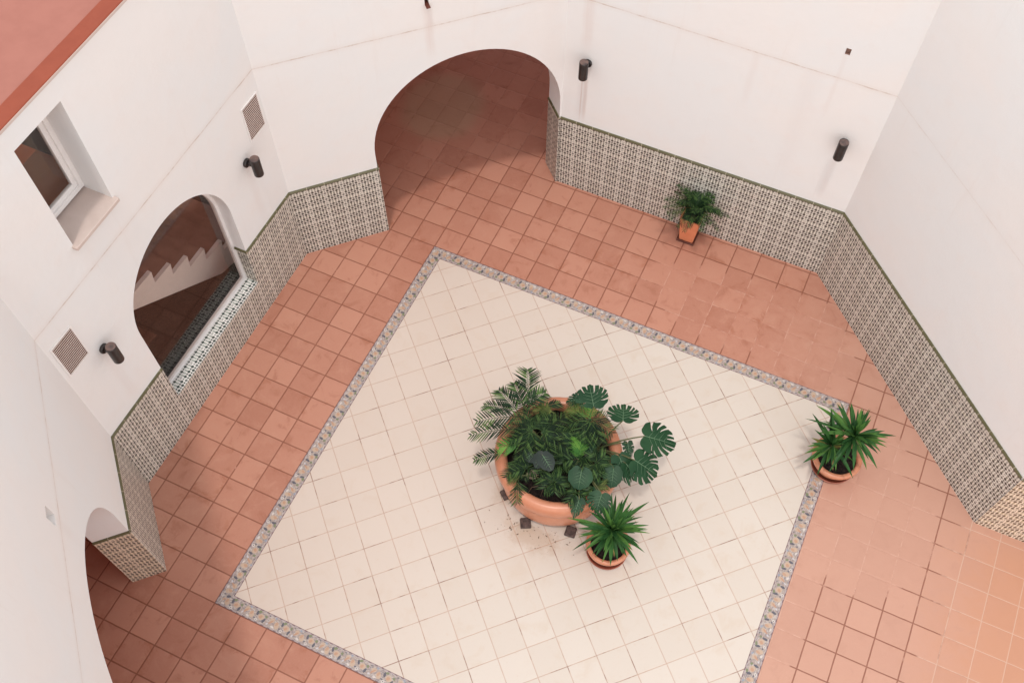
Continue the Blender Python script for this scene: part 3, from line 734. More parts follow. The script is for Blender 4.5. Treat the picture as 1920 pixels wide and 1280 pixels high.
# south-west diagonal wall with the second arch
WC = thing('courtyard_wall', (-2, -15.9, 0), 'diagonal white wall in the lower left corner, pierced by the cut off arch', 'wall')
PC = (-4.49, -13.38); dC = (R2, -R2); nC = (R2, R2); UC = 11.8; c0, c1 = 3.36, 10.62; cc = (c0 + c1) / 2; cr = (c1 - c0) / 2; csp = 4.86
mp = mat_plaster('plaster_south_west', (0, 9.6, 9.6, 9.95), 0.75, [(5.6, 10.0, 8.5, 0.3, 0.2)])
hole = [(5.47, 10.12), (5.80, 10.12), (5.80, 10.68), (5.47, 10.68)]
mb = MB(); panel(mb, PC, dC, nC, [(0, 0), (c0, 0)] + arc(cc, csp, cr) + [(c1, 0), (UC, 0), (UC, TOP), (0, TOP)], [hole], 1.1); part(mb, 'plaster', mp, WC)
mb = MB(); panel(mb, PC, dC, nC, [(0, 0), (c0, 0), (c0, DH), (0, DH)], (), 0.028, 0.03)
part(mb, 'tile_dado', M_DADO, WC)
mb = MB(); panel(mb, P_on(PC, dC, c0, nC, 0.03), (-nC[0], -nC[1]), dC, [(0, 0), (1.13, 0), (1.13, DH), (0, DH)], (), 0.028, 0.03)
part(mb, 'tile_dado', mat_dado('passage_star_pattern_tiles', (0.80, 0.68, 0.54), (0.050, 0.030, 0.018), (0.42, 0.33, 0.20)), WC)
mb = MB(); rail(mb, PC, dC, nC, 0, c0 + 0.03); rail(mb, P_on(PC, dC, c0, nC, 0.03), (-nC[0], -nC[1]), dC, 0, 1.13)
part(mb, 'dado_rail', M_RAIL, WC)
mb = MB(); Mh = Matrix.Translation(Vector((*P_on(PC, dC, 5.635), 10.12))) @ Matrix.Rotation(math.radians(-45), 4, 'Z')
mb.box(-0.165, 0.165, -0.32, -0.28, 0, 0.56, Mh); part(mb, 'drain_recess_back', M_WHITE, WC)

# ------------------------------------------------------------------ building round the courtyard: ceiling over the passages, roof, inner walls
ring = [(36, -3.4), (22.3, -3.4 + 0.0), (22.3, -1.9), (14.6, 5.7), (2.9, 5.7), (-5.0, -2.2), (-5.0, -13.6), (3.4, -22.0), (3.4, -33), (-20.0, -33), (-20.0, 24.0), (36, 24.0)]
ring[0] = (35.9, -2.1); ring[1] = (22.45, -2.1)
ADDED_ROOF_HOLE = [(-13.4, -11.9), (-8.2, -11.9), (-8.2, -5.2), (-5.8, -5.2), (-5.8, -2.6), (-13.4, -2.6)]      # unseen opening added in roof and ceiling to light the stairs
def slab(name, pts, z0, z1, mats, label, cat):
    mb = MB(); N0 = len(pts); tri = tessellate_polygon([[Vector((x, y, 0)) for x, y in pts], [Vector((x, y, 0)) for x, y in ADDED_ROOF_HOLE]]); fs = []
    pts = list(pts) + ADDED_ROOF_HOLE; N = len(pts)
    for t_ in tri:
        a_, b_, c_ = (Vector((*pts[i], 0)) for i in t_)
        fs.append(tuple(t_) if (b_ - a_).cross(c_ - a_).z > 0 else tuple(reversed(t_)))
    mb.add([(x, y, z1) for x, y in pts] + [(x, y, z0) for x, y in pts], fs + [tuple(N + i for i in reversed(f)) for f in fs] +
           [(i, (i + 1) % N0, N + (i + 1) % N0, N + i) for i in range(N0)])
    return tag(mb.build(name, mats), label, cat)
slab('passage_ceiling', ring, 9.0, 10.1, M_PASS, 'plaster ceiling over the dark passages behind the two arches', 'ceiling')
# flat pink roof beyond the west wall with its red painted edge
roof = thing('flat_roof', (-10, -8, TOP), 'flat pink roof with a darker red edge in the upper left corner', 'roof')
mb = MB(); rw = [(-4.44, -2.38), (-4.44, -13.42)]
rp = [(-4.96, -2.22), (-4.96, -13.60), (3.2, -21.76), (3.2, -33), (-20.4, -33), (-20.4, 24.4), (36, 24.4), (36, -1.6), (22.5, -1.6), (14.6, 6.3), (3.4, 6.3)]
tri = tessellate_polygon([[Vector((x, y, 0)) for x, y in rp], [Vector((x, y, 0)) for x, y in ADDED_ROOF_HOLE]]); rp = rp + ADDED_ROOF_HOLE; fs = []
for t_ in tri:
    a_, b_, c_ = (Vector((*rp[i], 0)) for i in t_)
    fs.append(tuple(t_) if (b_ - a_).cross(c_ - a_).z > 0 else tuple(reversed(t_)))
mb.add([(x, y, TOP + 0.02) for x, y in rp], fs); part(mb, 'roof_surface', M_PINK, roof)
mb = MB()
mb.box(-4.965, -4.475, -13.45, -2.30, TOP + 0.004, TOP + 0.05)
part(mb, 'red_edge', M_REDP, roof, bevel=0.012)
mb = MB(); mb.box(-4.475, -4.455, -13.42, -2.42, TOP - 0.05, TOP + 0.02); part(mb, 'edge_trim', M_SILLS, roof)

# inner walls of the passages and the stair room
iw = thing('passage_wall', (-14, 0, 0), 'plain interior walls at the back of the passages and the stair room', 'wall')
mb = MB()
mb.box(-14.4, -14, -13.9, -1.2, 0, 8.99)
mb.box(-14, -5.62, -1.6, -1.2, 0, 8.99); mb.box(-14, -5.62, -13.9, -13.5, 0, 8.99); mb.box(12.0, 12.4, 6.3, 24.0, 0, 8.99); mb.box(-20, -8, 15.0, 15.4, 0, 8.99); mb.box(-20, -19.6, -1.2, 15, 0, 8.99); mb.box(-20, -19.6, -33, -13.9, 0, 8.99)
mb.box(-19.6, 3.2, -24.4, -24, 0, 8.99); part(mb, 'partition', M_PASS, iw)  # unseen end wall, added to darken the south-west passage
# upper room behind the small window
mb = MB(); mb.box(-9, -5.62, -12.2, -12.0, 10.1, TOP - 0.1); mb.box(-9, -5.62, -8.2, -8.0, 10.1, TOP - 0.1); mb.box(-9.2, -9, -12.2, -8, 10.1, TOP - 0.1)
tag(mb.build('room_wall', M_ROOMDARK, origin=(-9, -10, 10.1)), 'dark room seen through the small upper window', 'wall')

# staircase behind the arched window: white string wall with a sawtooth top, terracotta treads behind it
st = thing('staircase', (-6.5, -7, 0), 'indoor staircase seen through the arched window, white side wall, brown treads', 'staircase')
steps = [(-9.63, 5.13), (-8.73, 4.60), (-8.75, 4.60), (-7.83, 4.48), (-7.91, 3.93), (-7.01, 3.88), (-7.10, 3.37), (-6.23, 3.35), (-6.31, 2.81), (-5.41, 2.80), (-5.50, 2.25), (-4.30, 2.16)]
zig = [(-10.53, 5.72), (-10.60, 5.16), (-9.63, 5.08), (-9.70, 4.58), (-8.73, 4.55), (-8.80, 4.52)]
zig = [(-11.3, 6.1), (-10.53, 5.68), (-10.58, 5.14), (-9.65, 5.12), (-9.72, 4.62), (-7.845, 4.48)]
top = [(-11.42, 6.20), (-10.50, 6.16), (-10.57, 5.64), (-9.63, 5.60), (-9.70, 5.08), (-8.76, 5.05), (-8.83, 4.53), (-7.85, 4.48), (-7.92, 3.93), (-7.01, 3.88), (-7.10, 3.37), (-6.23, 3.35), (-6.31, 2.81),
       (-5.41, 2.80), (-5.50, 2.25), (-4.52, 2.22), (-4.60, 1.70), (-3.6, 1.68), (-3.68, 1.15), (-2.7, 1.12), (-2.75, 0.0)]
bot = [(-3.2, 0.0), (-4.3, 0.60), (-5.10, 0.85), (-9.20, 3.96), (-11.42, 5.6)]
mb = MB(); panel(mb, (-6.5, 0), (0, 1), (1, 0), top + bot, (), 0.16); part(mb, 'side_wall', M_WHITE, st)
mb = MB(); k = 0
while k + 1 < len(top):
    (ya, za), (yb, zb) = top[k], top[k + 1]
    if abs(yb - ya) > 0.3:
        mb.box(-10.6, -6.67, ya, yb + 0.05, za - 0.16, (za + zb) / 2 - 0.03)
        mb.box(-10.6, -6.67, ya + 0.0, ya + 0.08, za - 0.15, za + 0.42)
    k += 1
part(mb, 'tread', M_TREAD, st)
# dark floor sheet and chest: the shade under the stairs put into colour
tag(sheet('stair_room_shade_sheet', [(-13.9, -13.4), (-5.65, -13.4), (-5.65, -1.7), (-13.9, -1.7)], 0.02, M_ROOMDARK), kind='structure')
bx = thing('wooden_chest', (-6.5, -9.0, 0), 'dark wooden chest with a pale lid under the stairs behind the glass', 'chest')
mb = MB(); mb.box(-7.6, -5.9, -10.3, -8.5, 0, 1.9); part(mb, 'body', M_ROOMDARK, bx, bevel=0.03)
mb = MB(); mb.box(-7.65, -6.5, -10.35, -8.9, 1.91, 2.0); part(mb, 'lid', M_WOOD, bx, bevel=0.02)

# ------------------------------------------------------------------ wall lamps, vents
def lamp(base, n, label):
    t_ = thing('wall_lamp', base, label, 'wall lamp', 'black cylinder downlights on the courtyard walls')
    n = Vector((n[0], n[1], 0)).normalized(); base = Vector(base)
    R = n.to_track_quat('Z', 'Y').to_matrix().to_4x4(); c_ = base + n * 0.43
    mb = MB(); mb.lathe([(0.001, 0.0), (0.155, 0.0), (0.165, 0.02), (0.165, 0.07), (0.14, 0.10), (0.001, 0.10)], 28, Matrix.Translation(base) @ R)
    pl = part(mb, 'wall_plate', M_BLACK, t_, smooth=False)
    mb = MB(); mb.tube([base + n * 0.09 + Vector((0, 0, 0.02)), base + n * 0.34 + Vector((0, 0, 0.06))], [0.085, 0.10], 16); part(mb, 'arm', M_BLACK, t_, smooth=True)
    side = Vector((-n.y, n.x, 0))
    mb = MB(); mb.lathe([(0.001, 0.0), (0.02, 0.0), (0.02, 0.02), (0.001, 0.02)], 10, Matrix.Translation(base + n * 0.10 + Vector((0, 0, -0.11)) - side * 0.04) @ R); part(mb, 'screw', M_CHROME, pl)
    mb = MB(); T_ = Matrix.Translation(c_)
    mb.lathe([(0.001, -0.31), (0.145, -0.31), (0.15, -0.36), (0.165, -0.36), (0.168, -0.34), (0.168, 0.36), (0.160, 0.385), (0.154, 0.385)], 36, T_)
    o = part(mb, 'shade', M_BLACK, t_, smooth=True)
    mb = MB(); mb.lathe([(0.153, 0.383), (0.150, 0.398), (0.135, 0.402), (0.001, 0.402)], 36, T_); part(mb, 'cap', M_LAMPTOP, t_, smooth=False)
    mb = MB(); mb.lathe([(0.001, -0.30), (0.13, -0.30)], 24, T_); part(mb, 'lens', M_WHITE, t_)
lamp((-4.485, -3.988, 6.95), (1, 0), 'black cylinder wall lamp beside the upper left vent, right of the arched window')
lamp((-4.485, -11.890, 6.97), (1, 0), 'black cylinder wall lamp beside the lower left vent, left of the arched window')
lamp((4.013, 5.155, 6.80), (0, -1), 'black cylinder wall lamp just right of the wide arch, with rust streaks')
lamp((13.277, 5.155, 6.96), (0, -1), 'black cylinder wall lamp on the north wall near the right hand corner')
def vent(yc, zc, label):
    t_ = thing('wall_vent', (-4.49, yc, zc), label, 'vent', 'slatted vents on the west wall')
    h, w = 0.69, 0.41
    mb = MB(); X = -4.485
    for (ya, yb, za, zb) in ((-w - .05, w + .05, h, h + .05), (-w - .05, w + .05, -h - .05, -h), (-w - .05, -w, -h, h), (w, w + .05, -h, h)):
        mb.box(X, X + 0.025, yc + ya, yc + yb, zc + za, zc + zb)
    part(mb, 'frame', M_WHITE, t_)
    mb = MB(); mb.box(X, X + 0.006, yc - w, yc + w, zc - h, zc + h); part(mb, 'backing', M_DARKV, t_)  # flat dark sheet standing for the shade between the slats
    mb = MB(); nsl = 17
    for k in range(nsl):
        z_ = zc - h + (k + 0.35) * 2 * h / nsl
        mb.add([(X + 0.008, yc - w, z_ + 0.012), (X + 0.008, yc + w, z_ + 0.012), (X + 0.022, yc + w, z_), (X + 0.022, yc - w, z_), (X + 0.008, yc - w, z_ - 0.022), (X + 0.008, yc + w, z_ - 0.022)],
               [(3, 2, 1, 0), (4, 5, 2, 3)])
    part(mb, 'slats', M_SLAT, t_)
vent(-3.02, 8.13, 'slatted vent near the corner of the wide arch wall, above a black lamp')
vent(-12.77, 8.10, 'slatted vent at the far left, near the lower arch, beside a black lamp')

# ------------------------------------------------------------------ plants
def frond(mb, base, tip, hw, n=18, sag=0.16, lift=0.0, seed=0, mi=0, curl=0.12, gap=0.15, wid=0.030):
    """feather leaf: a thin rachis with narrow folded leaflets on both sides"""
    r_ = random.Random(seed); B = Vector(base); T = Vector(tip); ax = T - B; L = ax.length
    upv = Vector((0, 0, 1)); side = ax.cross(upv)
    side = side.normalized() if side.length > 1e-4 else Vector((1, 0, 0)); nrm = side.cross(ax).normalized()
    roll = r_.uniform(-0.35, 0.35); side = (side * math.cos(roll) + nrm * math.sin(roll)).normalized(); nrm = side.cross(ax).normalized()
    def at(q): return B + ax * q + upv * (sag * L * 4 * q * (1 - q) * 0.5 + lift * q)
    mb.tube([at(q / 7) for q in range(8)], [0.016 * (1 - 0.09 * q) for q in range(8)], 5, mi=mi)
    for k in range(n):
        q = gap + (1 - gap) * (k + 0.5) / n; p = at(q); d = (at(min(1, q + 0.02)) - at(q - 0.02)).normalized()
        ll = hw * 1.25 * (0.45 + 0.75 * math.sin(math.pi * min(1, 0.12 + q * 0.80))) * (1.0 if q < 0.9 else 0.75)
        for s_ in (-1, 1):
            ang = math.radians(r_.uniform(42, 54) * (1 - 0.45 * max(0, q - 0.55)))
            dr = (d * math.cos(ang) + side * s_ * math.sin(ang)).normalized()
            l_ = ll * r_.uniform(0.9, 1.08); w_ = wid * 0.62 * (0.6 + 0.5 * hw / 0.3)
            pr = dr.cross(nrm).normalized(); e = p + dr * l_ + nrm * (-curl * l_) + Vector((0, 0, r_.uniform(-.02, .02)))
            m1 = p + dr * l_ * 0.20 + nrm * 0.01; m2 = p + dr * l_ * 0.68 - nrm * curl * 0.45 * l_
            vs_ = [p, m1 + pr * w_, m1 - pr * w_, m1 + nrm * 0.006, m2 + pr * w_ * 0.7, m2 - pr * w_ * 0.7, m2 + nrm * 0.006, e]
            mb.add(vs_, [(0, 3, 1), (0, 2, 3), (3, 6, 4, 1), (2, 5, 6, 3), (6, 7, 4), (5, 7, 6)], mi=mi)
def monstera(J, T, w, split, seed, curl=0.10):
    """heart-shaped blade; J = where the stalk joins, T = tip; slits cut in from the rim"""
    r_ = random.Random(seed); J = Vector(J); T = Vector(T); ax = T - J; L = ax.length; ax.normalize()
    side = ax.cross(Vector((0, 0, 1))).normalized(); nrm = side.cross(ax).normalized()
    W = w / 2 / L                                              # half width relative to the length
    slits = []
    if split:
        for s_ in (-1, 1):
            for k in range(5): slits.append((s_ * (0.40 + 0.42 * k + r_.uniform(-.10, .10)), r_.uniform(0.42, 0.75) - 0.08 * (s_ > 0), r_.uniform(0.030, 0.058)))
    NA = 240; fr_c = [0.12, 0.3, 0.5, 0.7, 0.85, 1.0]; vs_ = []; fs = []
    cen = (0.0, 0.34)
    def P(x, y):                                               # leaf plane -> world, with a gutter along the midrib and drooping rim
        h = -curl * (x * x) * 2.0 * L - curl * 0.8 * max(0, y - 0.4) ** 2 * L * 2 + 0.10 * abs(x) * L
        return J + ax * (y * L) + side * (x * L) + nrm * h
    vs_.append(P(*cen))
    for i in range(NA):
        th = -math.pi + 2 * math.pi * i / NA                   # 0 = towards the tip
        a_ = abs(th)
        # outline: pointed tip, broad shoulders, notch at the stalk
        R = 0.66 - 0.0 * a_
        x = math.sin(th) * W * (1.0 + 0.10 * math.sin(a_) ** 2); y = math.cos(th)
        yy = cen[1] + (0.66 * y if y > 0 else 0.56 * y)
        tipf = math.exp(-(a_ / 0.30) ** 2); yy += 0.02 * tipf; x *= 1 - 0.15 * tipf
        notch = math.exp(-((math.pi - a_) / 0.26) ** 2); yy = yy * (1 - notch) + 0.02 * notch; x *= (1 - 0.8 * notch)
        wav = 1 + 0.025 * math.sin(9 * th + seed) + 0.015 * math.sin(17 * th)
        cut = 1.0
        for (c_, dep, ws_) in slits:
            g = max(0.0, 1 - (abs(th - c_) / (ws_ * 1.3)) ** 1.5) ** 0.5; cut = min(cut, 1 - (1 - dep) * g)
        for f in fr_c:
            g = min(f, cut) * wav; px_, py_ = (x - cen[0]) * g, (yy - cen[1]) * g
            sh = (0.34 if split else 0.1) * (g ** 2) * math.sin(a_) * (1 if th > 0 else -1)   # lobes sweep towards the tip
            sh *= 1 - notch
            c2, s2 = math.cos(sh), math.sin(sh)
            vs_.append(P(cen[0] + px_ * c2 - py_ * s2, cen[1] + px_ * s2 + py_ * c2))
    K = len(fr_c)
    for i in range(NA):
        j = (i + 1) % NA; fs.append((0, 1 + i * K, 1 + j * K))
        for k in range(K - 1): fs.append((1 + i * K + k, 1 + i * K + k + 1, 1 + j * K + k + 1, 1 + j * K + k))
    mb = MB(); mb.add(vs_, fs)
    up = nrm * 0.012                                           # pale veins
    vein = [P(0, q / 6 * 0.97 + 0.01) + up for q in range(7)]
    mb.tube(vein, [0.013 * (1 - q * 0.12) for q in range(7)], 5, mi=1)
    for s_ in (-1, 1):
        for k in range(4):
            y0_ = 0.12 + 0.16 * k
            mb.tube([P(s_ * W * 0.75 * q, y0_ + q * 0.22) + up for q in (0, 0.35, 0.7)], [0.007, 0.005, 0.002], 4, mi=1)
    return mb
def blade(mb, base, tip, wid, sag, seed, n=7, mi=0):
    r_ = random.Random(seed); B = Vector(base); T = Vector(tip); ax = T - B; L = ax.length; side = ax.cross(Vector((0, 0, 1)))
    side = side.normalized() if side.length > 1e-3 else Vector((1, 0, 0)); nrm = side.cross(ax).normalized()
    ro = r_.uniform(-0.5, 0.5); side = side * math.cos(ro) + nrm * math.sin(ro); nrm = side.cross(ax).normalized()
    vs_ = []; fs = []
    for i in range(n + 1):
        q = i / n; p = B + ax * q + Vector((0, 0, 1)) * sag * L * 4 * q * (1 - q) * 0.5
        w_ = wid * (0.55 + 0.9 * q) if q < 0.45 else wid * (0.955) * (1 - ((q - 0.45) / 0.55) ** 1.6) + 0.002
        vs_ += [p + side * w_ + nrm * w_ * 0.5, p, p - side * w_ + nrm * w_ * 0.5]
    for i in range(n):
        for k in (0, 1): fs.append((i * 3 + k, i * 3 + k + 1, (i + 1) * 3 + k + 1, (i + 1) * 3 + k))
    mb.add(vs_, fs, mi=mi)

# ---- the big planter
PC_ = (8.46, -7.24)
pl = thing('planter', (*PC_, 0), 'huge round glossy terracotta planter in the middle of the courtyard', 'planter')
T_ = Matrix.Translation(Vector((*PC_, 0)))
prof = [(0.001, 0.16), (1.58, 0.16), (1.72, 0.19), (1.83, 0.30), (1.91, 0.55), (1.955, 0.9), (1.985, 1.40), (1.985, 1.56), (2.03, 1.60), (2.09, 1.68), (2.125, 1.84), (2.14, 2.02),
        (2.12, 2.18), (2.06, 2.28), (1.96, 2.325), (1.85, 2.32), (1.77, 2.27), (1.72, 2.15), (1.70, 1.85)]
mb = MB(); mb.lathe(prof, 96, T_); part(mb, 'pot', M_POT, pl, smooth=True)
mb = MB(); nr, ns = 30, 90; vs_ = []; fs = []
for j in range(nr + 1):
    for i in range(ns):
        r_ = 1.71 * j / nr; q = 2 * math.pi * i / ns
        vs_.append((PC_[0] + r_ * math.cos(q), PC_[1] + r_ * math.sin(q), 1.98 + rnd.uniform(-0.035, 0.035) + 0.05 * math.sin(3 * q) * j / nr))
for j in range(nr):
    for i in range(ns):
        k = (i + 1) % ns; fs.append((j * ns + i, (j + 1) * ns + i, (j + 1) * ns + k, j * ns + k))
mb.add(vs_, fs); part(mb, 'soil', M_SOIL, pl)
for (fx_, fy_, ro) in ((8.16, -9.18, 0.5), (9.68, -8.82, 0.1), (7.12, -8.48, 0.9), (6.6, -6.2, 0.4), (10.2, -6.0, 0.2)):
    mb = MB(); mb.box(-0.19, 0.19, -0.19, 0.19, 0.015, 0.165, Matrix.Translation(Vector((fx_, fy_, 0))) @ Matrix.Rotation(ro, 4, 'Z'), taper=0.02)
    part(mb, 'foot', M_BRICK, pl, bevel=0.03)
# pale stones and a chunk of driftwood on the soil
def rock(x, y, z, r, label):
    bm = bmesh.new(); bmesh.ops.create_icosphere(bm, subdivisions=3, radius=r * S)
    for v_ in bm.verts:
        k = 1 + 0.22 * math.sin(v_.co.x * 90 + x) * math.sin(v_.co.y * 70) + rnd.uniform(-.04, .04); v_.co *= k; v_.co.z *= 0.65
    me = bpy.data.meshes.new('pebble'); bm.to_mesh(me); bm.free(); me.materials.append(M_STONE)
    for p_ in me.polygons: p_.use_smooth = True
    o = bpy.data.objects.new('pebble', me); C.objects.link(o); o.location = Vector((x, y, z)) * S
    tag(o, label, 'stone', 'pale stones on the soil of the big planter')
rock(7.95, -8.25, 2.08, 0.17, 'tan stone on the planter soil below the dark heart shaped leaves')
rock(9.35, -6.75, 2.06, 0.17, 'pale stone on the planter soil left of the long monstera stalk')
rock(9.10, -7.2, 2.06, 0.12, 'small stone at the middle of the planter soil')

mo = thing('monstera_plant', (9.4, -6.9, 2.0), 'monstera with big split leaves spilling over the right rim of the planter', 'plant')
roots = [Vector((9.5, -6.5, 2.0)), Vector((9.2, -7.3, 2.0)), Vector((8.9, -6.2, 2.0))]
for i, (J, T, w, sp) in enumerate(MON):
    if i in (11, 12, 13) : continue
    mb = monstera(J, T, w * 1.12, sp, i * 3 + 1); part(mb, 'leaf', [M_MON, M_MVEIN], mo, smooth=True)
    Jv = Vector(J); rt = min(roots, key=lambda q: (q - Jv).length); md = (Jv + rt) / 2 + Vector((0, 0, 0.30))
    mb = MB(); pts = [rt * (1 - q) ** 2 + md * 2 * q * (1 - q) + Jv * q * q for q in [k / 8 for k in range(9)]]
    mb.tube(pts, [0.034 - 0.0018 * k for k in range(9)], 7); part(mb, 'stalk', M_STEM, mo, smooth=True)
ph = thing('philodendron_plant', (7.9, -7.9, 2.0), 'dark grey-green heart shaped leaves low in the planter', 'plant')
for i in (11, 12, 13):
    J, T, w, sp = MON[i]; mb = monstera(J, T, w, 0, i); part(mb, 'leaf', [M_DARKL, M_MVEIN], ph, smooth=True)
    Jv = Vector(J); rt = Vector((7.8, -7.7, 2.0)); mb = MB(); mb.tube([rt, (rt + Jv) / 2 + Vector((0, 0, .1)), Jv], 0.02, 6); part(mb, 'stalk', M_STEM, ph)

def palm(idx, root, name, label, group=None, stretch=1.0, hwk=1.2, n=16, wid=0.016, ext=0.0, curl=0.07):
    t_ = thing(name, root, label, 'plant', group)
    R = Vector(root)
    for i in idx:
        b_, t2, hw, tone = FRO[i]; mb = MB()
        t2 = tuple(Vector(b_) + (Vector(t2) - Vector(b_)) * stretch)
        dv_ = Vector((t2[0] - PC_[0], t2[1] - PC_[1], 0))
        if i >= 14 and dv_.length > 1.95 and i not in (57, 58): dv_ = dv_ * (1.95 / dv_.length); t2 = (PC_[0] + dv_.x, PC_[1] + dv_.y, t2[2])
        if ext: b_ = tuple(Vector(b_) + (Vector(b_) - Vector(t2)) * ext)
        frond(mb, b_, t2, hw * hwk, n=n, seed=i + 11, wid=wid, curl=curl, gap=0.10); part(mb, 'frond', M_PALM[tone], t_)
        Bv = Vector(b_)
        if (Bv - R).length > 0.25:
            mb = MB(); mid = (R + Bv) / 2 + Vector((0, 0, 0.12)); mb.tube([R, mid, Bv], [0.022, 0.019, 0.015], 5); part(mb, 'stalk', M_STEM, t_)
    return t_
palm(range(0, 8), (7.3, -6.9, 2.0), 'parlor_palm', 'parlor palm with long feathery fronds arching over the upper left rim', n=14, hwk=1.25, ext=0.3, wid=0.036, curl=0.03)
palm(range(8, 14), (7.6, -6.6, 2.0), 'parlor_palm', 'young palm with yellow-green fronds behind the left rim', n=12, ext=0.15, wid=0.032)
palm(range(14, 27), (7.9, -7.1, 2.0), 'parlor_palm', 'dense dark palm filling the centre left of the planter', n=20, wid=0.0155, hwk=1.2, ext=0.05, stretch=1.3, curl=0.14)
palm(range(27, 38), (9.2, -6.3, 2.0), 'parlor_palm', 'palm with thin curved fronds at the upper right of the planter', hwk=1.35, n=17, wid=0.015, stretch=1.2, curl=0.12)
palm(range(38, 55), (9.1, -7.8, 2.0), 'palm_seedling', 'bright green palm seedling sprouting right of centre in the planter')
palm(range(55, 65), (7.6, -8.4, 2.0), 'palm_seedling', 'small palm hanging over the lower left rim of the planter')
palm(range(65, len(FRO)), (8.6, -8.4, 2.0), 'palm_seedling', 'low palm shoots along the front soil of the planter')
# extra low growth inside the rim so the soil only shows in gaps
t_ = thing('ground_fern', (8.3, -7.4, 2.0), 'short dark fern shoots covering the soil between the taller plants', 'plant')
mb = MB(); q = random.Random(5)
for k in range(14):
    an = q.uniform(0, 6.283); r_ = 1.3 * math.sqrt(q.random()); x = PC_[0] + r_ * math.cos(an); y = PC_[1] + r_ * math.sin(an)
    if x > 8.9 and abs(y + 7.0) < 0.6 and q.random() < 0.7: continue
    a2 = q.uniform(0, 6.283); l_ = q.uniform(0.45, 0.75)
    frond(mb, (x, y, q.uniform(2.0, 2.3)), (x + l_ * math.cos(a2), y + l_ * math.sin(a2), q.uniform(2.15, 2.55)), 0.22, n=16, seed=900 + k, wid=0.013)
part(mb, 'foliage', M_PALM[0], t_)
mb = MB()
for k in range(26):
    an = q.uniform(0, 6.283); r_ = 1.3 * math.sqrt(q.random()); x = PC_[0] + r_ * math.cos(an); y = PC_[1] + r_ * math.sin(an)
    a2 = q.uniform(0, 6.283); l_ = q.uniform(0.3, 0.6)
    mb.tube([(x, y, 2.02), (x + l_ * .5 * math.cos(a2), y + l_ * .5 * math.sin(a2), 2.10), (x + l_ * math.cos(a2 + .3), y + l_ * math.sin(a2 + .3), 2.03)], [0.012, 0.012, 0.006], 5)
tag(part(mb, 'dead_twigs', M_BARK, t_), 'brown dry twigs on the soil')
# fallen bits on the floor by the planter
mb = MB()
for k in range(46):
    x = q.gauss(8.5, 0.75); y = q.gauss(-9.35, 0.28); a2 = q.uniform(0, 6.283); l_ = q.uniform(0.03, 0.13)
    mb.add([(x, y, 0.03), (x + l_ * math.cos(a2), y + l_ * math.sin(a2), 0.045), (x + l_ * .6 * math.cos(a2 + .5), y + l_ * .6 * math.sin(a2 + .5), 0.022)], [(0, 1, 2)])
tag(mb.build('leaf_litter', M_BARK, origin=(8.5, -9.35, 0)), 'scattered brown leaf crumbs on the cream tiles by the planter feet', 'leaf litter', kind='stuff')

# ---- yuccas in round pots
def round_pot(x, y, R, h, rs, label, glabel):
    t_ = thing('flower_pot', (x, y, 0), label, 'flower pot', glabel); M_ = Matrix.Translation(Vector((x, y, 0)))
    mb = MB(); mb.lathe([(R * .55, 0.05), (R * .66, 0.07), (R * .80, 0.30 * h / .8), (R * .88, 0.56 * h / .8), (R * .90, 0.58 * h / .8), (R * .97, 0.60 * h / .8), (R * 1.0, h - 0.10), (R * .98, h - 0.03), (R * .93, h), (R * .84, h - 0.005), (R * .80, h - 0.04), (R * .77, h - 0.25)], 64, M_)
    part(mb, 'pot', M_POT, t_, smooth=True)
    mb = MB(); mb.lathe([(0.001, 0.016), (rs * .86, 0.016), (rs * .97, 0.10), (rs, 0.17), (rs * .97, 0.185), (rs * .94, 0.165), (rs * .88, 0.07), (0.001, 0.055)], 64, M_); part(mb, 'saucer', M_SAUC, t_, smooth=True)
    mb = MB(); vs_ = []; fs = []; ns = 40
    for j in range(9):
        for i in range(ns):
            r_ = R * .785 * j / 8; a_ = 2 * math.pi * i / ns; vs_.append((x + r_ * math.cos(a_), y + r_ * math.sin(a_), h - 0.15 + rnd.uniform(-.02, .02)))
    for j in range(8):
        for i in range(ns):
            k = (i + 1) % ns; fs.append((j * ns + i, (j + 1) * ns + i, (j + 1) * ns + k, j * ns + k))
    mb.add(vs_, fs); part(mb, 'soil', M_SOIL, t_)
    return t_
def yucca(root, crowns, label):
    t_ = thing('yucca_plant', root, label, 'plant', 'yuccas in round pots')
    for ci, (cc_, tips, extra) in enumerate(crowns):
        cv = Vector(cc_); mb = MB(); rr_ = Vector(root)
        mb.tube([rr_, rr_ * .5 + cv * .5 - Vector((0, 0, .1)), cv], [0.075, 0.065, 0.06], 10); part(mb, 'trunk', M_BARK, t_, smooth=True)
        mb = MB(); q = random.Random(ci + 3 + int(root[0] * 7))
        for i, tp in enumerate(tips): blade(mb, cv + Vector((q.uniform(-.04, .04), q.uniform(-.04, .04), q.uniform(-.25, .05))), tp, q.uniform(0.055, 0.085), q.uniform(0.08, 0.22), i)
        for i in range(extra):
            an = q.uniform(0, 6.283); el = q.uniform(-0.1, 1.4); l_ = q.uniform(0.7, 1.25) * (1 if el < 1 else .75)
            d = Vector((math.cos(an) * math.cos(el), math.sin(an) * math.cos(el), math.sin(el)))
            blade(mb, cv + Vector((0, 0, q.uniform(-.2, .06))), cv + d * l_, q.uniform(.05, .075), q.uniform(.0, .12), 100 + i)
        part(mb, 'foliage', M_YUC, t_, smooth=False)
    mb = MB(); q = random.Random(44)
    for i in range(7):
        an = q.uniform(0.5, 6.0); cv = Vector(crowns[-1][0]); blade(mb, cv - Vector((0, 0, .25)), cv + Vector((math.cos(an) * .7, math.sin(an) * .7, -.55)), .055, .1, i)
    tag(part(mb, 'dry_leaves', M_YELL, t_), 'yellowing lower leaves')
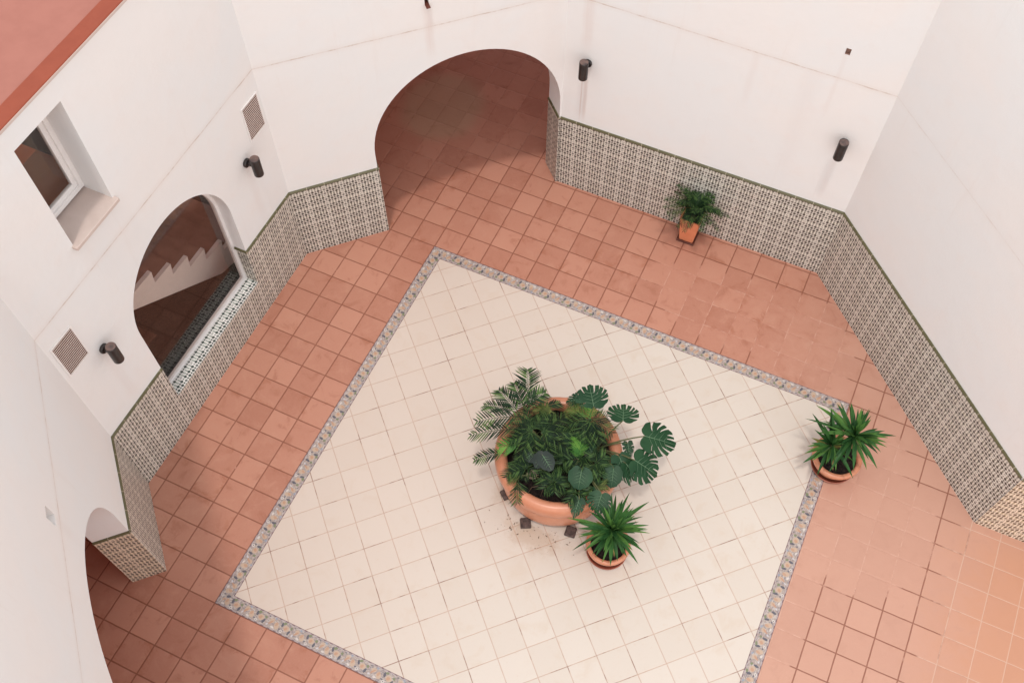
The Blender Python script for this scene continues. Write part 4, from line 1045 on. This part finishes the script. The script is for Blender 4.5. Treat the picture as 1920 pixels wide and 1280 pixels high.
round_pot(11.05, -8.94, 0.74, 0.85, 0.69, 'round terracotta pot on a saucer in front of the big planter', 'round terracotta pots with saucers')
round_pot(17.04, -2.67, 0.852, 0.82, 0.76, 'round terracotta pot standing on the corner of the patterned border', 'round terracotta pots with saucers')
yucca((11.05, -8.94, 0.7), [((11.10, -9.12, 2.55), Y1, 60)], 'green yucca with sword leaves in the pot touching the big planter')
yucca((17.02, -2.66, 0.7), [((17.10, -2.77, 2.65), Y2, 48), ((16.60, -3.05, 2.05), Y3, 30)], 'green yucca with two heads in the pot on the border corner')

# ---- square pot with a bushy palm by the north wall
sx0, sx1, sy0, sy1 = 8.67, 9.385, 4.315, 5.03
t_ = thing('square_pot', (9.03, 4.67, 0), 'tall tapered square orange pot on a dark tray by the north wall', 'flower pot')
mb = MB(); mb.box(sx0, sx1, sy0, sy1, 0.005, 0.09, taper=-0.01); part(mb, 'saucer', M_SAUCD, t_, bevel=0.02)
mb = MB(); cx_, cy_ = 9.03, 4.672; h_ = 1.42
def rsq(hw, z, r=0.05, n=4):
    o = []
    for (sx_, sy_, a_) in ((1, 1, 0), (-1, 1, 90), (-1, -1, 180), (1, -1, 270)):
        for k in range(n + 1):
            an = math.radians(a_ + 90 * k / n); o.append((cx_ + sx_ * (hw - r) + r * math.cos(an), cy_ + sy_ * (hw - r) + r * math.sin(an), z))
    return o
rings = [rsq(0.29, 0.09), rsq(0.405, h_ - 0.02), rsq(0.41, h_), rsq(0.37, h_), rsq(0.355, h_ - 0.03), rsq(0.33, h_ - 0.2)]
n_ = len(rings[0]); vs_ = [p_ for r_ in rings for p_ in r_]; fs = [tuple(range(n_))[::-1]]
for j in range(len(rings) - 1):
    for i in range(n_): k = (i + 1) % n_; fs.append((j * n_ + i, j * n_ + k, (j + 1) * n_ + k, (j + 1) * n_ + i))
mb.add(vs_, fs); part(mb, 'pot', M_POTS, t_)
mb = MB(); mb.add(rsq(0.335, h_ - 0.14), [tuple(range(n_))]); part(mb, 'soil', M_SOIL, t_)
t_ = thing('bushy_palm', (9.03, 4.67, 1.3), 'small bushy dark palm in the square orange pot', 'plant')
mb = MB(); mb.tube([(9.03, 4.67, 1.25), (9.05, 4.65, 1.75)], [0.09, 0.07], 10); part(mb, 'trunk', M_BARK, t_)
q = random.Random(12)
for i in range(44):
    an = 2 * math.pi * i / 13 + q.uniform(-.15, .15); el = (0.10 if i < 13 else 0.85 if i < 26 else 0.5 if i < 34 else -0.05) + q.uniform(-.15, .25); l_ = q.uniform(1.25, 1.5) if i < 13 else q.uniform(.85, 1.2)
    Bv = Vector((9.04, 4.66, 1.72)); d = Vector((math.cos(an) * math.cos(el), math.sin(an) * math.cos(el), math.sin(el)))
    if Bv.y + d.y * l_ > 5.02: l_ = (5.02 - Bv.y) / d.y; 
    mb = MB(); frond(mb, Bv, Bv + d * l_, 0.19, n=20, seed=300 + i, sag=0.34, curl=0.07, gap=0.10, wid=0.021)
    part(mb, 'frond', M_PALM[0], t_)
